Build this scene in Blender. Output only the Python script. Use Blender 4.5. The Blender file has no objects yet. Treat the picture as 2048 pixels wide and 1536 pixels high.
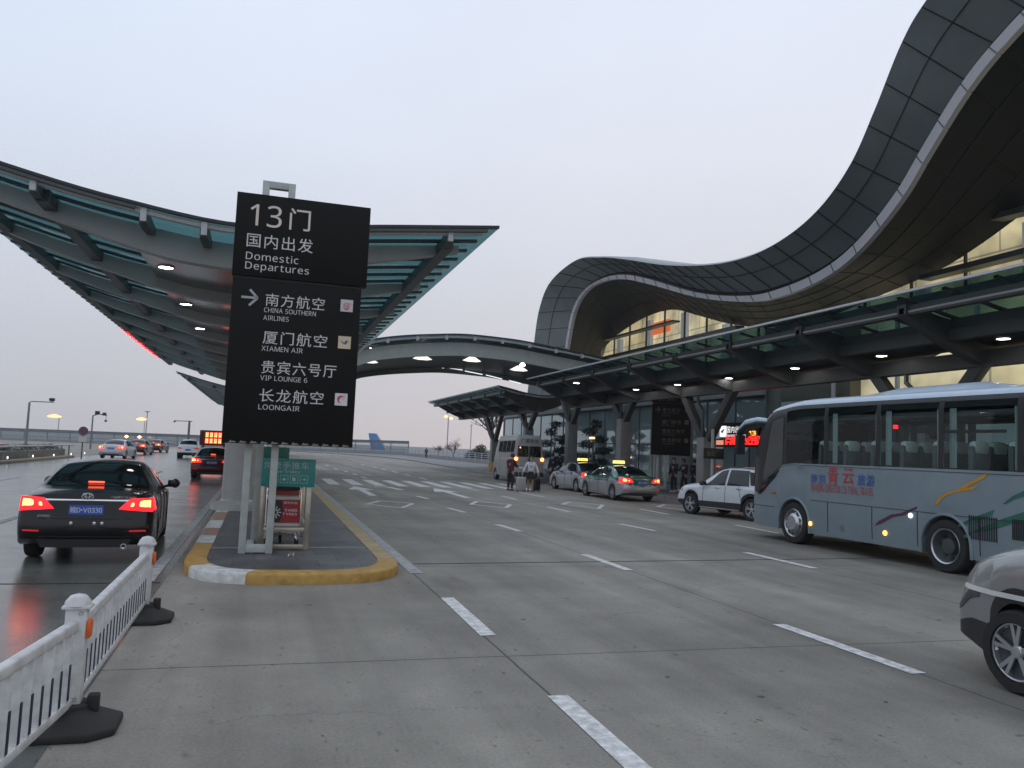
import bpy, bmesh, math, random
from mathutils import Vector, Matrix
random.seed(7)
R_ = math.radians
sc = bpy.context.scene
COL = sc.collection
# ---------------------------------------------------------------- camera
YAW, PITCH, ROLL, EYE, FPX = 0.29496907, 0.08181749, 0.04197533, 1.9, 1620.0
cam = bpy.data.cameras.new('camera'); camo = bpy.data.objects.new('camera', cam); COL.objects.link(camo)
CR = Matrix.Rotation(-YAW, 3, 'Z') @ Matrix.Rotation(math.pi/2 + PITCH, 3, 'X') @ Matrix.Rotation(ROLL, 3, 'Z')
camo.matrix_world = Matrix.Translation((0, 0, EYE)) @ CR.to_4x4()
cam.sensor_width = 36; cam.lens = FPX/2048*36; cam.clip_start = .05; cam.clip_end = 6000
sc.camera = camo
# ---------------------------------------------------------------- world, sun, exposure
W = bpy.data.worlds.new('World'); sc.world = W; W.use_nodes = True
wn, wl = W.node_tree.nodes, W.node_tree.links
bg = wn['Background']
tc = wn.new('ShaderNodeTexCoord'); sx = wn.new('ShaderNodeSeparateXYZ'); wl.new(tc.outputs['Generated'], sx.inputs[0])
def wramp(stops):
    r = wn.new('ShaderNodeValToRGB'); e = r.color_ramp.elements
    e[0].position, e[0].color = stops[0][0], (*stops[0][1], 1); e[1].position, e[1].color = stops[-1][0], (*stops[-1][1], 1)
    for p, c in stops[1:-1]:
        x = e.new(p); x.color = (*c, 1)
    wl.new(sx.outputs['Z'], r.inputs[0]); return r
rl = wramp([(0, (.47, .48, .525)), (.06, (.52, .535, .59)), (.18, (.585, .62, .70)), (.35, (.655, .725, .85)), (.7, (.69, .80, .97))])
rr = wramp([(0, (.58, .53, .545)), (.06, (.60, .56, .59)), (.18, (.62, .63, .69)), (.35, (.70, .73, .82)), (.7, (.72, .80, .95))])
mp = wn.new('ShaderNodeMapRange'); mp.inputs[1].default_value = -.25; mp.inputs[2].default_value = .35; wl.new(sx.outputs['X'], mp.inputs[0])
mx = wn.new('ShaderNodeMix'); mx.data_type = 'RGBA'; wl.new(mp.outputs[0], mx.inputs[0]); wl.new(rl.outputs[0], mx.inputs[6]); wl.new(rr.outputs[0], mx.inputs[7])
ns = wn.new('ShaderNodeTexNoise'); ns.inputs['Scale'].default_value = 1.7; ns.inputs['Detail'].default_value = 4; wl.new(tc.outputs['Generated'], ns.inputs['Vector'])
m2 = wn.new('ShaderNodeMapRange'); m2.inputs[3].default_value = .97; m2.inputs[4].default_value = 1.16; wl.new(ns.outputs[0], m2.inputs[0])
hs = wn.new('ShaderNodeMix'); hs.data_type = 'RGBA'; hs.blend_type = 'MULTIPLY'; hs.inputs[0].default_value = 1
wl.new(mx.outputs[2], hs.inputs[6]); wl.new(m2.outputs[0], hs.inputs[7])
sky = wn.new('ShaderNodeTexSky'); sky.sky_type = 'NISHITA'; sky.sun_disc = False; sky.sun_elevation = R_(6); sky.sun_rotation = R_(60)
bg2 = wn.new('ShaderNodeBackground'); bg2.inputs[1].default_value = .006; wl.new(sky.outputs[0], bg2.inputs[0])
ad = wn.new('ShaderNodeAddShader'); wl.new(hs.outputs[2], bg.inputs[0]); bg.inputs[1].default_value = 1.0
wl.new(bg.outputs[0], ad.inputs[0]); wl.new(bg2.outputs[0], ad.inputs[1]); wl.new(ad.outputs[0], wn['World Output'].inputs[0])
sun = bpy.data.lights.new('sun', 'SUN'); suno = bpy.data.objects.new('sun', sun); COL.objects.link(suno)
sun.energy = .25; sun.angle = R_(25); sun.color = (1, .92, .85)
suno.rotation_euler = Vector((math.sin(R_(60))*1, math.cos(R_(60))*1, math.tan(R_(35)))).to_track_quat('Z', 'Y').to_euler()
sc.view_settings.view_transform = 'Standard'; sc.view_settings.look = 'None'; sc.view_settings.gamma = 1; sc.view_settings.exposure = 0
sc.cycles.use_denoising = True; sc.cycles.max_bounces = 7; sc.cycles.transparent_max_bounces = 16
sc.cycles.sample_clamp_indirect = 4
# ---------------------------------------------------------------- pixel -> place helpers (photo pixels to real positions)
def ray(x, y): return CR @ Vector(((x-1024)/FPX, -(y-768)/FPX, -1))
def G(x, y, z=0): v = ray(x, y); t = (z-EYE)/v.z; return Vector((v.x*t, v.y*t, z))
def PX(x, y, X): v = ray(x, y); t = X/v.x; return Vector((X, v.y*t, EYE+v.z*t))
def PY(x, y, Y): v = ray(x, y); t = Y/v.y; return Vector((v.x*t, Y, EYE+v.z*t))
# ---------------------------------------------------------------- materials
MATS = {}
def M(name, col, rough=.5, metal=0, var=.12, scale=6, bump=0, coat=0, spec=.5, emit=None, est=0, stretch=(1, 1, 1), ior=1.5):
    m = bpy.data.materials.new(name); m.use_nodes = True; MATS[name] = m
    n, l = m.node_tree.nodes, m.node_tree.links; b = n['Principled BSDF']
    b.inputs['Roughness'].default_value = rough; b.inputs['Metallic'].default_value = metal
    b.inputs['Coat Weight'].default_value = coat; b.inputs['Coat Roughness'].default_value = .06
    b.inputs['Specular IOR Level'].default_value = spec; b.inputs['IOR'].default_value = ior
    b.inputs['Base Color'].default_value = (*col, 1)
    if emit:
        b.inputs['Emission Color'].default_value = (*emit, 1); b.inputs['Emission Strength'].default_value = est
    if var or bump:
        t = n.new('ShaderNodeTexCoord'); mpn = n.new('ShaderNodeMapping'); mpn.inputs['Scale'].default_value = stretch
        l.new(t.outputs['Object'], mpn.inputs[0])
        z = n.new('ShaderNodeTexNoise'); z.inputs['Scale'].default_value = scale; z.inputs['Detail'].default_value = 6; z.inputs['Roughness'].default_value = .62
        l.new(mpn.outputs[0], z.inputs['Vector'])
        r = n.new('ShaderNodeMapRange'); r.inputs[1].default_value = .3; r.inputs[2].default_value = .7; r.inputs[3].default_value = 1-var; r.inputs[4].default_value = 1+var
        l.new(z.outputs[0], r.inputs[0])
        x = n.new('ShaderNodeMix'); x.data_type = 'RGBA'; x.blend_type = 'MULTIPLY'; x.inputs[0].default_value = 1; x.inputs[6].default_value = (*col, 1)
        l.new(r.outputs[0], x.inputs[7]); l.new(x.outputs[2], b.inputs['Base Color'])
        r2 = n.new('ShaderNodeMapRange'); r2.inputs[3].default_value = max(.02, rough*(1-var)); r2.inputs[4].default_value = min(1, rough*(1+var))
        l.new(z.outputs[0], r2.inputs[0]); l.new(r2.outputs[0], b.inputs['Roughness'])
        if bump:
            bp = n.new('ShaderNodeBump'); bp.inputs['Strength'].default_value = bump; bp.inputs['Distance'].default_value = .02
            l.new(z.outputs[0], bp.inputs['Height']); l.new(bp.outputs[0], b.inputs['Normal'])
    return m
def EM(name, col, s, base=(.02, .02, .02)): return M(name, base, .35, var=0, emit=col, est=s)
def GLASS(name, tint, refl=.12, rough=.02):
    m = bpy.data.materials.new(name); m.use_nodes = True; n, l = m.node_tree.nodes, m.node_tree.links
    n.remove(n['Principled BSDF']); t = n.new('ShaderNodeBsdfTransparent'); t.inputs[0].default_value = (*tint, 1)
    g = n.new('ShaderNodeBsdfGlossy'); g.inputs[0].default_value = (.9, .95, .95, 1); g.inputs['Roughness'].default_value = rough
    f = n.new('ShaderNodeLayerWeight'); f.inputs[0].default_value = .5
    p5 = n.new('ShaderNodeMath'); p5.operation = 'POWER'; p5.inputs[1].default_value = 5; l.new(f.outputs['Facing'], p5.inputs[0])
    a = n.new('ShaderNodeMath'); a.operation = 'MULTIPLY_ADD'; a.inputs[1].default_value = .85; a.inputs[2].default_value = refl; a.use_clamp = True
    l.new(p5.outputs[0], a.inputs[0])
    x = n.new('ShaderNodeMixShader'); l.new(a.outputs[0], x.inputs[0]); l.new(t.outputs[0], x.inputs[1]); l.new(g.outputs[0], x.inputs[2])
    l.new(x.outputs[0], n['Material Output'].inputs[0]); return m
def ground_mat(name, cols, rough, joints=True, scale=1.0, wet=0):
    """cast concrete slabs: broad stains, tyre-worn streaks along the lanes, fine grain and sawn joints"""
    m = bpy.data.materials.new(name); m.use_nodes = True; n, l = m.node_tree.nodes, m.node_tree.links; b = n['Principled BSDF']
    g = n.new('ShaderNodeNewGeometry')
    def noise(sc_, st, det=6, rg=.6):
        q = n.new('ShaderNodeMapping'); q.inputs['Scale'].default_value = st; l.new(g.outputs['Position'], q.inputs[0])
        z = n.new('ShaderNodeTexNoise'); z.inputs['Scale'].default_value = sc_; z.inputs['Detail'].default_value = det; z.inputs['Roughness'].default_value = rg
        l.new(q.outputs[0], z.inputs['Vector']); return z
    def mr(o, a, b_, c, d):
        r = n.new('ShaderNodeMapRange'); r.inputs[1].default_value = a; r.inputs[2].default_value = b_; r.inputs[3].default_value = c; r.inputs[4].default_value = d
        l.new(o, r.inputs[0]); return r.outputs[0]
    def mul(a, b_):
        q = n.new('ShaderNodeMath'); q.operation = 'MULTIPLY'; l.new(a, q.inputs[0]); l.new(b_, q.inputs[1]); return q.outputs[0]
    big = noise(.22*scale, (1, 1, 1)); mid = noise(1.3*scale, (1, .8, 1), 8, .68); str_ = noise(1.1, (1, .04, 1), 5, .55); fine = noise(38, (1, 1, 1), 4, .7); spot = noise(5.5, (1, 1, 1), 2, .4)
    v = mul(mul(mr(big.outputs[0], .32, .68, .74, 1.16), mr(mid.outputs[0], .3, .7, .86, 1.10)), mul(mr(str_.outputs[0], .35, .65, .80, 1.10), mr(fine.outputs[0], .3, .7, .86, 1.14)))
    v = mul(v, mr(spot.outputs[0], .20, .30, .62, 1.0))
    if joints:      # hairline cracks wandering over some of the slabs
        wq = n.new('ShaderNodeVectorMath'); wq.operation = 'MULTIPLY_ADD'; wq.inputs[1].default_value = (.9, .9, 0); l.new(mid.outputs['Color'], wq.inputs[0]); l.new(g.outputs['Position'], wq.inputs[2])
        vo = n.new('ShaderNodeTexVoronoi'); vo.feature = 'DISTANCE_TO_EDGE'; vo.inputs['Scale'].default_value = .27; l.new(wq.outputs[0], vo.inputs['Vector'])
        cr = mr(vo.outputs['Distance'], .0, .0026, .72, 1.0); mk_ = mr(big.outputs[0], .46, .52, 0, 1)
        cm = n.new('ShaderNodeMix'); cm.data_type = 'FLOAT'; l.new(mk_, cm.inputs[0]); cm.inputs[2].default_value = 1; l.new(cr, cm.inputs[3]); v = mul(v, cm.outputs[0])
        pit = noise(17, (1, .55, 1), 3, .55); pm_ = mr(mid.outputs[0], .47, .60, 1.0, .52)
        pt_ = n.new('ShaderNodeMapRange'); pt_.inputs[1].default_value = .30; pt_.inputs[2].default_value = .37; pt_.inputs[4].default_value = 1; l.new(pit.outputs[0], pt_.inputs[0]); l.new(pm_, pt_.inputs[3]); v = mul(v, pt_.outputs[0])
        oil = noise(.9, (1, .35, 1), 3, .5); v = mul(v, mr(oil.outputs[0], .26, .36, .78, 1.0))
    if joints:
        s = n.new('ShaderNodeSeparateXYZ'); l.new(g.outputs['Position'], s.inputs[0])
        wob = noise(.8, (1, 1, 1), 3)
        def joint(o, off, per, wd):
            a = n.new('ShaderNodeMath'); a.operation = 'SUBTRACT'; a.inputs[1].default_value = off; l.new(o, a.inputs[0])
            w_ = n.new('ShaderNodeMath'); w_.operation = 'MULTIPLY_ADD'; w_.inputs[1].default_value = .03; l.new(wob.outputs[0], w_.inputs[0]); l.new(a.outputs[0], w_.inputs[2])
            q = n.new('ShaderNodeMath'); q.operation = 'PINGPONG'; q.inputs[1].default_value = per/2; l.new(w_.outputs[0], q.inputs[0])
            return mr(q.outputs[0], wd*.4, wd, .45, 1.0)
        v = mul(v, mul(joint(s.outputs['X'], 2.30, 3.66, .016), joint(s.outputs['Y'], 12.95, 5.6, .016)))
    r = n.new('ShaderNodeValToRGB'); e = r.color_ramp.elements
    e[0].position, e[0].color = .3, (*cols[0], 1); e[1].position, e[1].color = 1.25/1.3, (*cols[1], 1)
    q = n.new('ShaderNodeMath'); q.operation = 'DIVIDE'; q.inputs[1].default_value = 1.3; l.new(v, q.inputs[0]); l.new(q.outputs[0], r.inputs[0])
    l.new(r.outputs[0], b.inputs['Base Color'])
    l.new(mr(mid.outputs[0], .3, .7, rough*(1-wet), rough*1.15), b.inputs['Roughness'])
    bp = n.new('ShaderNodeBump'); bp.inputs['Strength'].default_value = .16 if not wet else .0; bp.inputs['Distance'].default_value = .01
    l.new(fine.outputs[0], bp.inputs['Height']); l.new(bp.outputs[0], b.inputs['Normal'])
    return m
CONC = ground_mat('concrete_slabs', ((.062, .057, .048), (.345, .318, .270)), .68)
WETC = ground_mat('sealed_road', ((.040, .044, .038), (.170, .176, .158)), .24, wet=.22)
PAVE = ground_mat('pavement_stone', ((.06, .062, .065), (.20, .20, .205)), .55, joints=False)
FARG = ground_mat('far_ground', ((.10, .10, .10), (.26, .26, .26)), .9, joints=False, scale=.1)
PAINT = M('road_paint', (.60, .59, .57), .65, var=.42, scale=11)
PAINTW = M('worn_edge_paint', (.34, .34, .33), .65, var=.5, scale=7)
YEL = M('kerb_yellow', (.40, .235, .055), .6, var=.32, scale=6, bump=.3)
WHI = M('kerb_white', (.52, .51, .49), .6, var=.38, scale=7, bump=.3)
TAN = M('kerb_top_tan', (.36, .27, .14), .65, var=.3, scale=4)
KGREY = M('kerb_grey', (.25, .245, .24), .7, var=.3, scale=4, bump=.2)
REDK = M('kerb_red_reflection', (.30, .17, .12), .5, var=.3, scale=4)  # red light reflected on the kerb, put into its colour
TILE = None
STEEL = M('painted_steel_grey', (.33, .36, .345), .42, var=.10, scale=3)
POSTG = M('post_grey_paint', (.42, .45, .43), .45, var=.16, scale=5)
DSTEEL = M('dark_steel', (.050, .060, .060), .45, var=.12, scale=3)
BEAM = M('canopy_beam_grey', (.36, .365, .355), .42, var=.08, scale=1.5)
SOFF = M('canopy_soffit_metal', (.16, .16, .155), .15, metal=.6, var=.08, scale=1.2)
BLK = M('black_trim', (.012, .013, .014), .4, var=.1)
GUT = M('gutter_grey', (.45, .47, .48), .4, var=.1)
TEAL = GLASS('teal_canopy_glass', (.095, .215, .228), .01, .08)
TEAL_SHADE = GLASS('canopy_glass_shaded', (.085, .165, .172), .004, .15)  # darker tint stands in for the terminal roof blocking the sky
BEAM_SHADE = M('canopy_beam_shaded', (.048, .052, .051), .5, var=.1, scale=1.5)  # canopy grey darkened: the terminal's shade is in the colour
SOFF_SHADE = M('canopy_soffit_shaded', (.022, .024, .023), .4, var=.1, scale=1.5)  # soffit colour darkened for the same terminal shade
PURL_SHADE = M('canopy_purlin_shaded', (.03, .037, .037), .5, var=.1)  # purlin colour darkened for the same terminal shade
SIGNB = M('sign_black', (.010, .0095, .009), .5, var=.12, scale=2, spec=.12)
LET = M('letter_white', (.62, .61, .59), .5, var=.05)
LETG = M('letter_grey', (.40, .40, .395), .5, var=.05)
LETC = M('letter_cream', (.70, .62, .53), .5, var=.04)
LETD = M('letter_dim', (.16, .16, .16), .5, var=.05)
COLC = M('column_stone', (.36, .355, .335), .38, var=.10, scale=3)
PILL = M('pillar_concrete', (.20, .21, .205), .55, var=.12, scale=2)
LAMPW = EM('downlight_white', (1, .97, .9), 22)
LAMPS = EM('sodium_lamp', (1, .52, .18), 10)
SODC = EM('sodium_core', (1, .60, .30), 1.75)
STRIPB = EM('bright_strip', (.9, .95, 1), 1.2)
RED_C = EM('brake_core', (1, .24, .05), 9)
RED_M = EM('brake_red', (1, .006, .010), 4.0, (.25, .005, .008))
RED_H = EM('brake_high', (1, .10, .04), 3.5)
RED_D = EM('lens_red', (1, .01, .015), .35, (.25, .01, .012))
AMB = EM('amber_lamp', (1, .45, .06), 5)
LEDR = EM('led_red', (1, .012, .01), 4)
LEDC = EM('led_core', (1, .50, .16), 3.2)
LEDY = EM('led_amber', (1, .48, .05), 2.2)
TAXIY = EM('taxi_lamp', (1, .78, .22), 1.6, (.6, .5, .2))
WLITE = EM('white_led', (.9, .95, 1), 2.5)
SIGNL = EM('backlit_white', (1, 1, 1), 1.0)
TYRE = M('tyre_rubber', (.017, .017, .018), .8, var=.25, scale=20)
ALLOY = M('alloy', (.50, .51, .53), .3, metal=.85, var=.08)
CHROME = M('chrome', (.75, .76, .78), .12, metal=1, var=.03)
CGLASS = M('tinted_glass', (.005, .007, .007), .05, var=0, spec=.3)
CGLASS2 = M('tinted_glass_pale', (.015, .020, .022), .05, var=0, spec=.5)
PBLK = M('paint_black', (.006, .004, .005), .2, var=.12, coat=.25, scale=3, spec=.3)
PWHT = M('paint_white', (.60, .62, .65), .28, var=.04, coat=.6)
PSIL = M('paint_silver', (.36, .37, .385), .3, metal=.45, var=.06, coat=.6)
PGRN = M('paint_green', (.008, .105, .085), .24, var=.08, coat=.8)
PBLU = M('paint_navy', (.04, .05, .11), .24, var=.08, coat=.8)
PMAR = M('paint_maroon', (.055, .005, .007), .24, var=.08, coat=.4, spec=.35)
PSED = M('paint_pale_grey', (.50, .53, .58), .3, var=.05, coat=.6)
CLAD = M('black_cladding', (.022, .023, .025), .55, var=.15)
SEAM = M('panel_seam', (.01, .01, .01), .8, var=0)
PLATEB = M('plate_blue', (.02, .09, .42), .35, var=.06)
# ---------------------------------------------------------------- mesh builder
class MB:
    def __init__(s): s.v = []; s.f = []; s.m = []
    def add(s, vs, fs, mi=0):
        o = len(s.v); s.v += [tuple(p) for p in vs]; s.f += [tuple(i+o for i in f) for f in fs]; s.m += [mi]*len(fs); return s
    def box(s, c, d, mi=0, rz=0, taper=1):
        hx, hy, hz = d[0]/2, d[1]/2, d[2]/2; cs, sn = math.cos(rz), math.sin(rz); vs = []
        for z in (-1, 1):
            k = taper if z > 0 else 1
            for x, y in ((-1, -1), (1, -1), (1, 1), (-1, 1)):
                X, Y = x*hx*k, y*hy*k; vs.append((c[0]+X*cs-Y*sn, c[1]+X*sn+Y*cs, c[2]+z*hz))
        return s.add(vs, [(3, 2, 1, 0), (4, 5, 6, 7), (0, 1, 5, 4), (1, 2, 6, 5), (2, 3, 7, 6), (3, 0, 4, 7)], mi)
    def bx(s, a, b, mi=0): return s.box([(a[i]+b[i])/2 for i in range(3)], [abs(b[i]-a[i]) for i in range(3)], mi)
    def bar(s, p, q, w, h=None, mi=0, up=(0, 0, 1)):
        p, q = Vector(p), Vector(q); h = h or w; d = (q-p).normalized(); u = Vector(up)
        if abs(d.dot(u)) > .98: u = Vector((0, 1, 0))
        r = d.cross(u).normalized(); u = r.cross(d); vs = []
        for e in (p, q):
            for a, b in ((-1, -1), (1, -1), (1, 1), (-1, 1)): vs.append(e+r*a*w/2+u*b*h/2)
        return s.add(vs, [(3, 2, 1, 0), (4, 5, 6, 7), (0, 1, 5, 4), (1, 2, 6, 5), (2, 3, 7, 6), (3, 0, 4, 7)], mi)
    def tube(s, pts, r, n=8, mi=0, cap=True):
        pts = [Vector(p) for p in pts]; rs = r if isinstance(r, (list, tuple)) else [r]*len(pts); vs = []; fs = []; u0 = None
        for i, p in enumerate(pts):
            d = (pts[min(i+1, len(pts)-1)]-pts[max(i-1, 0)]).normalized()
            if u0 is None: u0 = Vector((0, 0, 1)) if abs(d.z) < .9 else Vector((1, 0, 0))
            rr_ = d.cross(u0).normalized(); u0 = rr_.cross(d)
            for k in range(n):
                a = 2*math.pi*k/n; vs.append(p+rr_*math.cos(a)*rs[i]+u0*math.sin(a)*rs[i])
        for i in range(len(pts)-1):
            for k in range(n): a, b = i*n+k, i*n+(k+1) % n; fs.append((a, b, b+n, a+n))
        if cap: fs += [tuple(range(n-1, -1, -1)), tuple(range((len(pts)-1)*n, len(pts)*n))]
        return s.add(vs, fs, mi)
    def lathe(s, prof, c=(0, 0, 0), n=24, mi=0, axis='z', mis=None):
        vs = []; fs = []; ms = []
        for r, z in prof:
            for k in range(n):
                a = 2*math.pi*k/n; x, y = r*math.cos(a), r*math.sin(a)
                p = (x, y, z) if axis == 'z' else ((z, x, y) if axis == 'x' else (x, z, -y)); vs.append((p[0]+c[0], p[1]+c[1], p[2]+c[2]))
        for i in range(len(prof)-1):
            for k in range(n): a, b = i*n+k, i*n+(k+1) % n; s_ = (a, b, b+n, a+n); fs.append(s_); ms.append(mis[i] if mis else mi)
        o = len(s.f); s.add(vs, fs, mi); s.m[o:] = ms; return s
    def prism(s, poly, ax, a, b, mi=0):
        """polygon in the two other axes, extruded along axis ax from a to b"""
        def mk(u, v, w): return {'x': (w, u, v), 'y': (u, w, v), 'z': (u, v, w)}[ax]
        n = len(poly); vs = [mk(u, v, a) for u, v in poly]+[mk(u, v, b) for u, v in poly]
        return s.add(vs, [tuple(range(n-1, -1, -1)), tuple(range(n, 2*n))]+[(i, (i+1) % n, (i+1) % n+n, i+n) for i in range(n)], mi)
    def grid(s, rows, mi=0, closed=False, flip=False):
        n = len(rows[0]); vs = [p for r in rows for p in r]; fs = []
        for i in range(len(rows)-1):
            for k in range(n if closed else n-1):
                a, b = i*n+k, i*n+(k+1) % n; fs.append((a, a+n, b+n, b) if flip else (a, b, b+n, a+n))
        return s.add(vs, fs, mi)
    def slab(s, poly, z0, z1, mi=0): return s.prism(poly, 'z', z0, z1, mi)
    def build(s, name, mats, parent=None, bevel=0, smooth=35, seg=2):
        me = bpy.data.meshes.new(name); me.from_pydata(s.v, [], s.f)
        for m in (mats if isinstance(mats, (list, tuple)) else [mats]): me.materials.append(m)
        me.polygons.foreach_set('material_index', s.m)
        bm = bmesh.new(); bm.from_mesh(me)
        if smooth is not None: bmesh.ops.remove_doubles(bm, verts=bm.verts, dist=1e-5)
        bmesh.ops.recalc_face_normals(bm, faces=bm.faces)
        if bevel:
            es = [e for e in bm.edges if len(e.link_faces) == 2 and e.calc_face_angle(0) > R_(30)]
            bmesh.ops.bevel(bm, geom=es, offset=bevel, segments=seg, profile=.5, affect='EDGES', clamp_overlap=True)
        bm.to_mesh(me); bm.free()
        if smooth is not None:
            me.shade_smooth(); me.set_sharp_from_angle(angle=R_(smooth))
        o = bpy.data.objects.new(name, me); COL.objects.link(o)
        if parent: o.parent = parent
        return o
def tag(o, label, cat, group=None):
    o['label'] = label; o['category'] = cat
    if group: o['group'] = group
    return o
def thing(name, label, cat, loc=(0, 0, 0), rz=0, group=None):
    o = bpy.data.objects.new(name, None); COL.objects.link(o); o.empty_display_size = .3
    o.location = loc; o.rotation_euler = (0, 0, rz); return tag(o, label, cat, group)
def struct(o, kind='structure'): o['kind'] = kind; return o
def copy_tree(o, parent=None):
    c = o.copy(); COL.objects.link(c); c.parent = parent
    for ch in list(o.children): copy_tree(ch, c)
    return c
GLY = {}
def glyph(ch, weight):
    k = (ch, weight)
    if k not in GLY:
        c2 = chr(0x1D5A0+ord(ch)-65) if 'A' <= ch <= 'Z' else chr(0x1D5BA+ord(ch)-97) if 'a' <= ch <= 'z' else chr(0x1D7E2+ord(ch)-48) if '0' <= ch <= '9' else ('\u30fb' if ch == '\u00b7' else ch)
        cu = bpy.data.curves.new('t', 'FONT'); cu.body = c2; cu.offset = weight; cu.resolution_u = 3
        ob = bpy.data.objects.new('t', cu); COL.objects.link(ob)
        me = bpy.data.meshes.new_from_object(ob.evaluated_get(bpy.context.evaluated_depsgraph_get()))
        GLY[k] = ([(v.co.x, v.co.y) for v in me.vertices], [tuple(p.vertices) for p in me.polygons])
        bpy.data.objects.remove(ob); bpy.data.curves.remove(cu); bpy.data.meshes.remove(me)
    return GLY[k]
def text(mb, s, origin, right, up, height=None, width=None, mi=0, depth=.004, gap=.085, weight=0, shear=0):
    """lettering as real raised shapes added to a builder; origin = lower left corner"""
    vs = []; fs = []; cur = 0
    for ch in s:
        if ch == ' ': cur += .30; continue
        gv, gf = glyph(ch, weight)
        if not gv: continue
        o = len(vs); a = min(p[0] for p in gv); b = max(p[0] for p in gv)
        if ord(ch) < 256: vs += [(x-a+cur, y) for x, y in gv]; cur += b-a+gap
        else: vs += [(x+cur, y) for x, y in gv]; cur += 1.06
        fs += [tuple(i+o for i in f) for f in gf]
    if not vs: return (0, 0)
    x0 = min(v[0] for v in vs); x1 = max(v[0] for v in vs); y0 = min(v[1] for v in vs); y1 = max(v[1] for v in vs)
    sy = (height/(y1-y0)) if height else width/(x1-x0); sx_ = (width/(x1-x0)) if width else sy
    o, r, u = Vector(origin), Vector(right).normalized(), Vector(up).normalized(); nrm = r.cross(u)
    mb.add([o+r*((x-x0)*sx_+shear*(y-y0)*sy)+u*(y-y0)*sy+nrm*depth for x, y in vs], fs, mi); return ((x1-x0)*sx_, (y1-y0)*sy)
def pch(tab):
    xs = [p[0] for p in tab]; ys = [p[1] for p in tab]; n = len(xs); d = [(ys[i+1]-ys[i])/(xs[i+1]-xs[i]) for i in range(n-1)]
    m = [d[0]]+[0 if d[i-1]*d[i] <= 0 else 2*d[i-1]*d[i]/(d[i-1]+d[i]) for i in range(1, n-1)]+[d[-1]]
    def f(x):
        if x <= xs[0]: return ys[0]
        if x >= xs[-1]: return ys[-1]
        i = 0
        while x > xs[i+1]: i += 1
        h = xs[i+1]-xs[i]; t = (x-xs[i])/h
        return ys[i]*(1+2*t)*(1-t)**2+h*m[i]*t*(1-t)**2+ys[i+1]*t*t*(3-2*t)+h*m[i+1]*t*t*(t-1)
    return f
def crv(pts, n):
    """Catmull-Rom through points, n samples per span"""
    P = [Vector(p) for p in pts]; P = [2*P[0]-P[1]]+P+[2*P[-1]-P[-2]]; out = []
    for i in range(1, len(P)-2):
        for k in range(n):
            t = k/n; a, b, c, d = P[i-1], P[i], P[i+1], P[i+2]
            out.append(.5*((2*b)+(c-a)*t+(2*a-5*b+4*c-d)*t*t+(3*b-a-3*c+d)*t**3))
    out.append(P[-2]); return out
# ================================================================ SETTING: ground, roads, markings
def sheet(name, poly, z, mat):
    o = MB().add([(x, y, z) for x, y in poly], [tuple(range(len(poly)))]).build(name, mat, smooth=None); return struct(o)
sheet('ground', [(-2500, -400), (2500, -400), (2500, 3500), (-2500, 3500)], -.03, FARG)
sheet('roadway', [(-70, -14), (40, -14), (40, 150), (15, 168), (-70, 168)], 0, CONC)
sheet('sealed_road', [(-13.4, -14), (-1.12, -14), (-1.12, 140), (-13.4, 140)], .004, WETC)
kx = [(17.45, -14), (17.45, 62), (17.5, 78), (18.3, 100), (18.0, 118), (14.8, 137), (8, 152), (-6, 160), (-40, 163)]
kb = crv([(x, y, 0) for x, y in kx], 6)
mb = MB(); n = len(kb)
inn = [p+Vector((.34 if i < n*.7 else .2, .3*max(0, (i-n*.55)/n)*2, 0)) for i, p in enumerate(kb)]
mb.grid([[(p.x, p.y, 0) for p in kb], [(p.x, p.y, .15) for p in kb], [(p.x, p.y, .152) for p in inn], [(p.x, p.y, .12) for p in inn]])
pv = [(p.x, p.y, .146) for p in inn]+[(-40, 168, .146), (40, 168, .146), (40, -14, .146)]
pav = MB().add(pv, [tuple(range(len(pv)))]).build('pavement', PAVE, smooth=None); struct(pav)
kerb = mb.build('kerb', KGREY, pav)
mk = MB(); mw = MB()
def stroke(m, p, q, w, z=.006, w2=None):
    p, q = Vector((p[0], p[1], z)), Vector((q[0], q[1], z)); d = (q-p).normalized(); r = Vector((d.y, -d.x, 0)); w2 = w2 or w
    k = len(m.v); m.add([p-r*w/2, p+r*w/2, q+r*w2/2, q-r*w2/2], [(0, 1, 2, 3)])
for a in [(894, 1196, 977, 1272), (1115, 1392, 1290, 1550), (1557, 1249, 1838, 1348), (1168, 1109, 1258, 1141), (994, 1049, 1040, 1063), (896, 1016, 930, 1025), (833, 992, 856, 998),
          (1490, 1105, 1630, 1137), (1240, 1048, 1310, 1062), (1095, 1014, 1140, 1024), (1003, 992, 1033, 999), (932, 976, 956, 981), (1470, 1050, 1558, 1067), (1279, 1018, 1337, 1029), (1041, 986, 1088, 994)]:
    stroke(mk, G(a[0], a[1]), G(a[2], a[3]), .17)
for X, ps in ((5.93, [(654, 931), (672, 938), (692, 943), (710, 949), (728, 955)]), (9.64, [(726, 930), (749, 934), (768, 939), (790, 944), (815, 950), (846, 957)])):
    for p in ps:
        y = G(*p).y; stroke(mk, (G(*p).x, y-1.1), (G(*p).x, y+1.1), .2)
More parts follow.
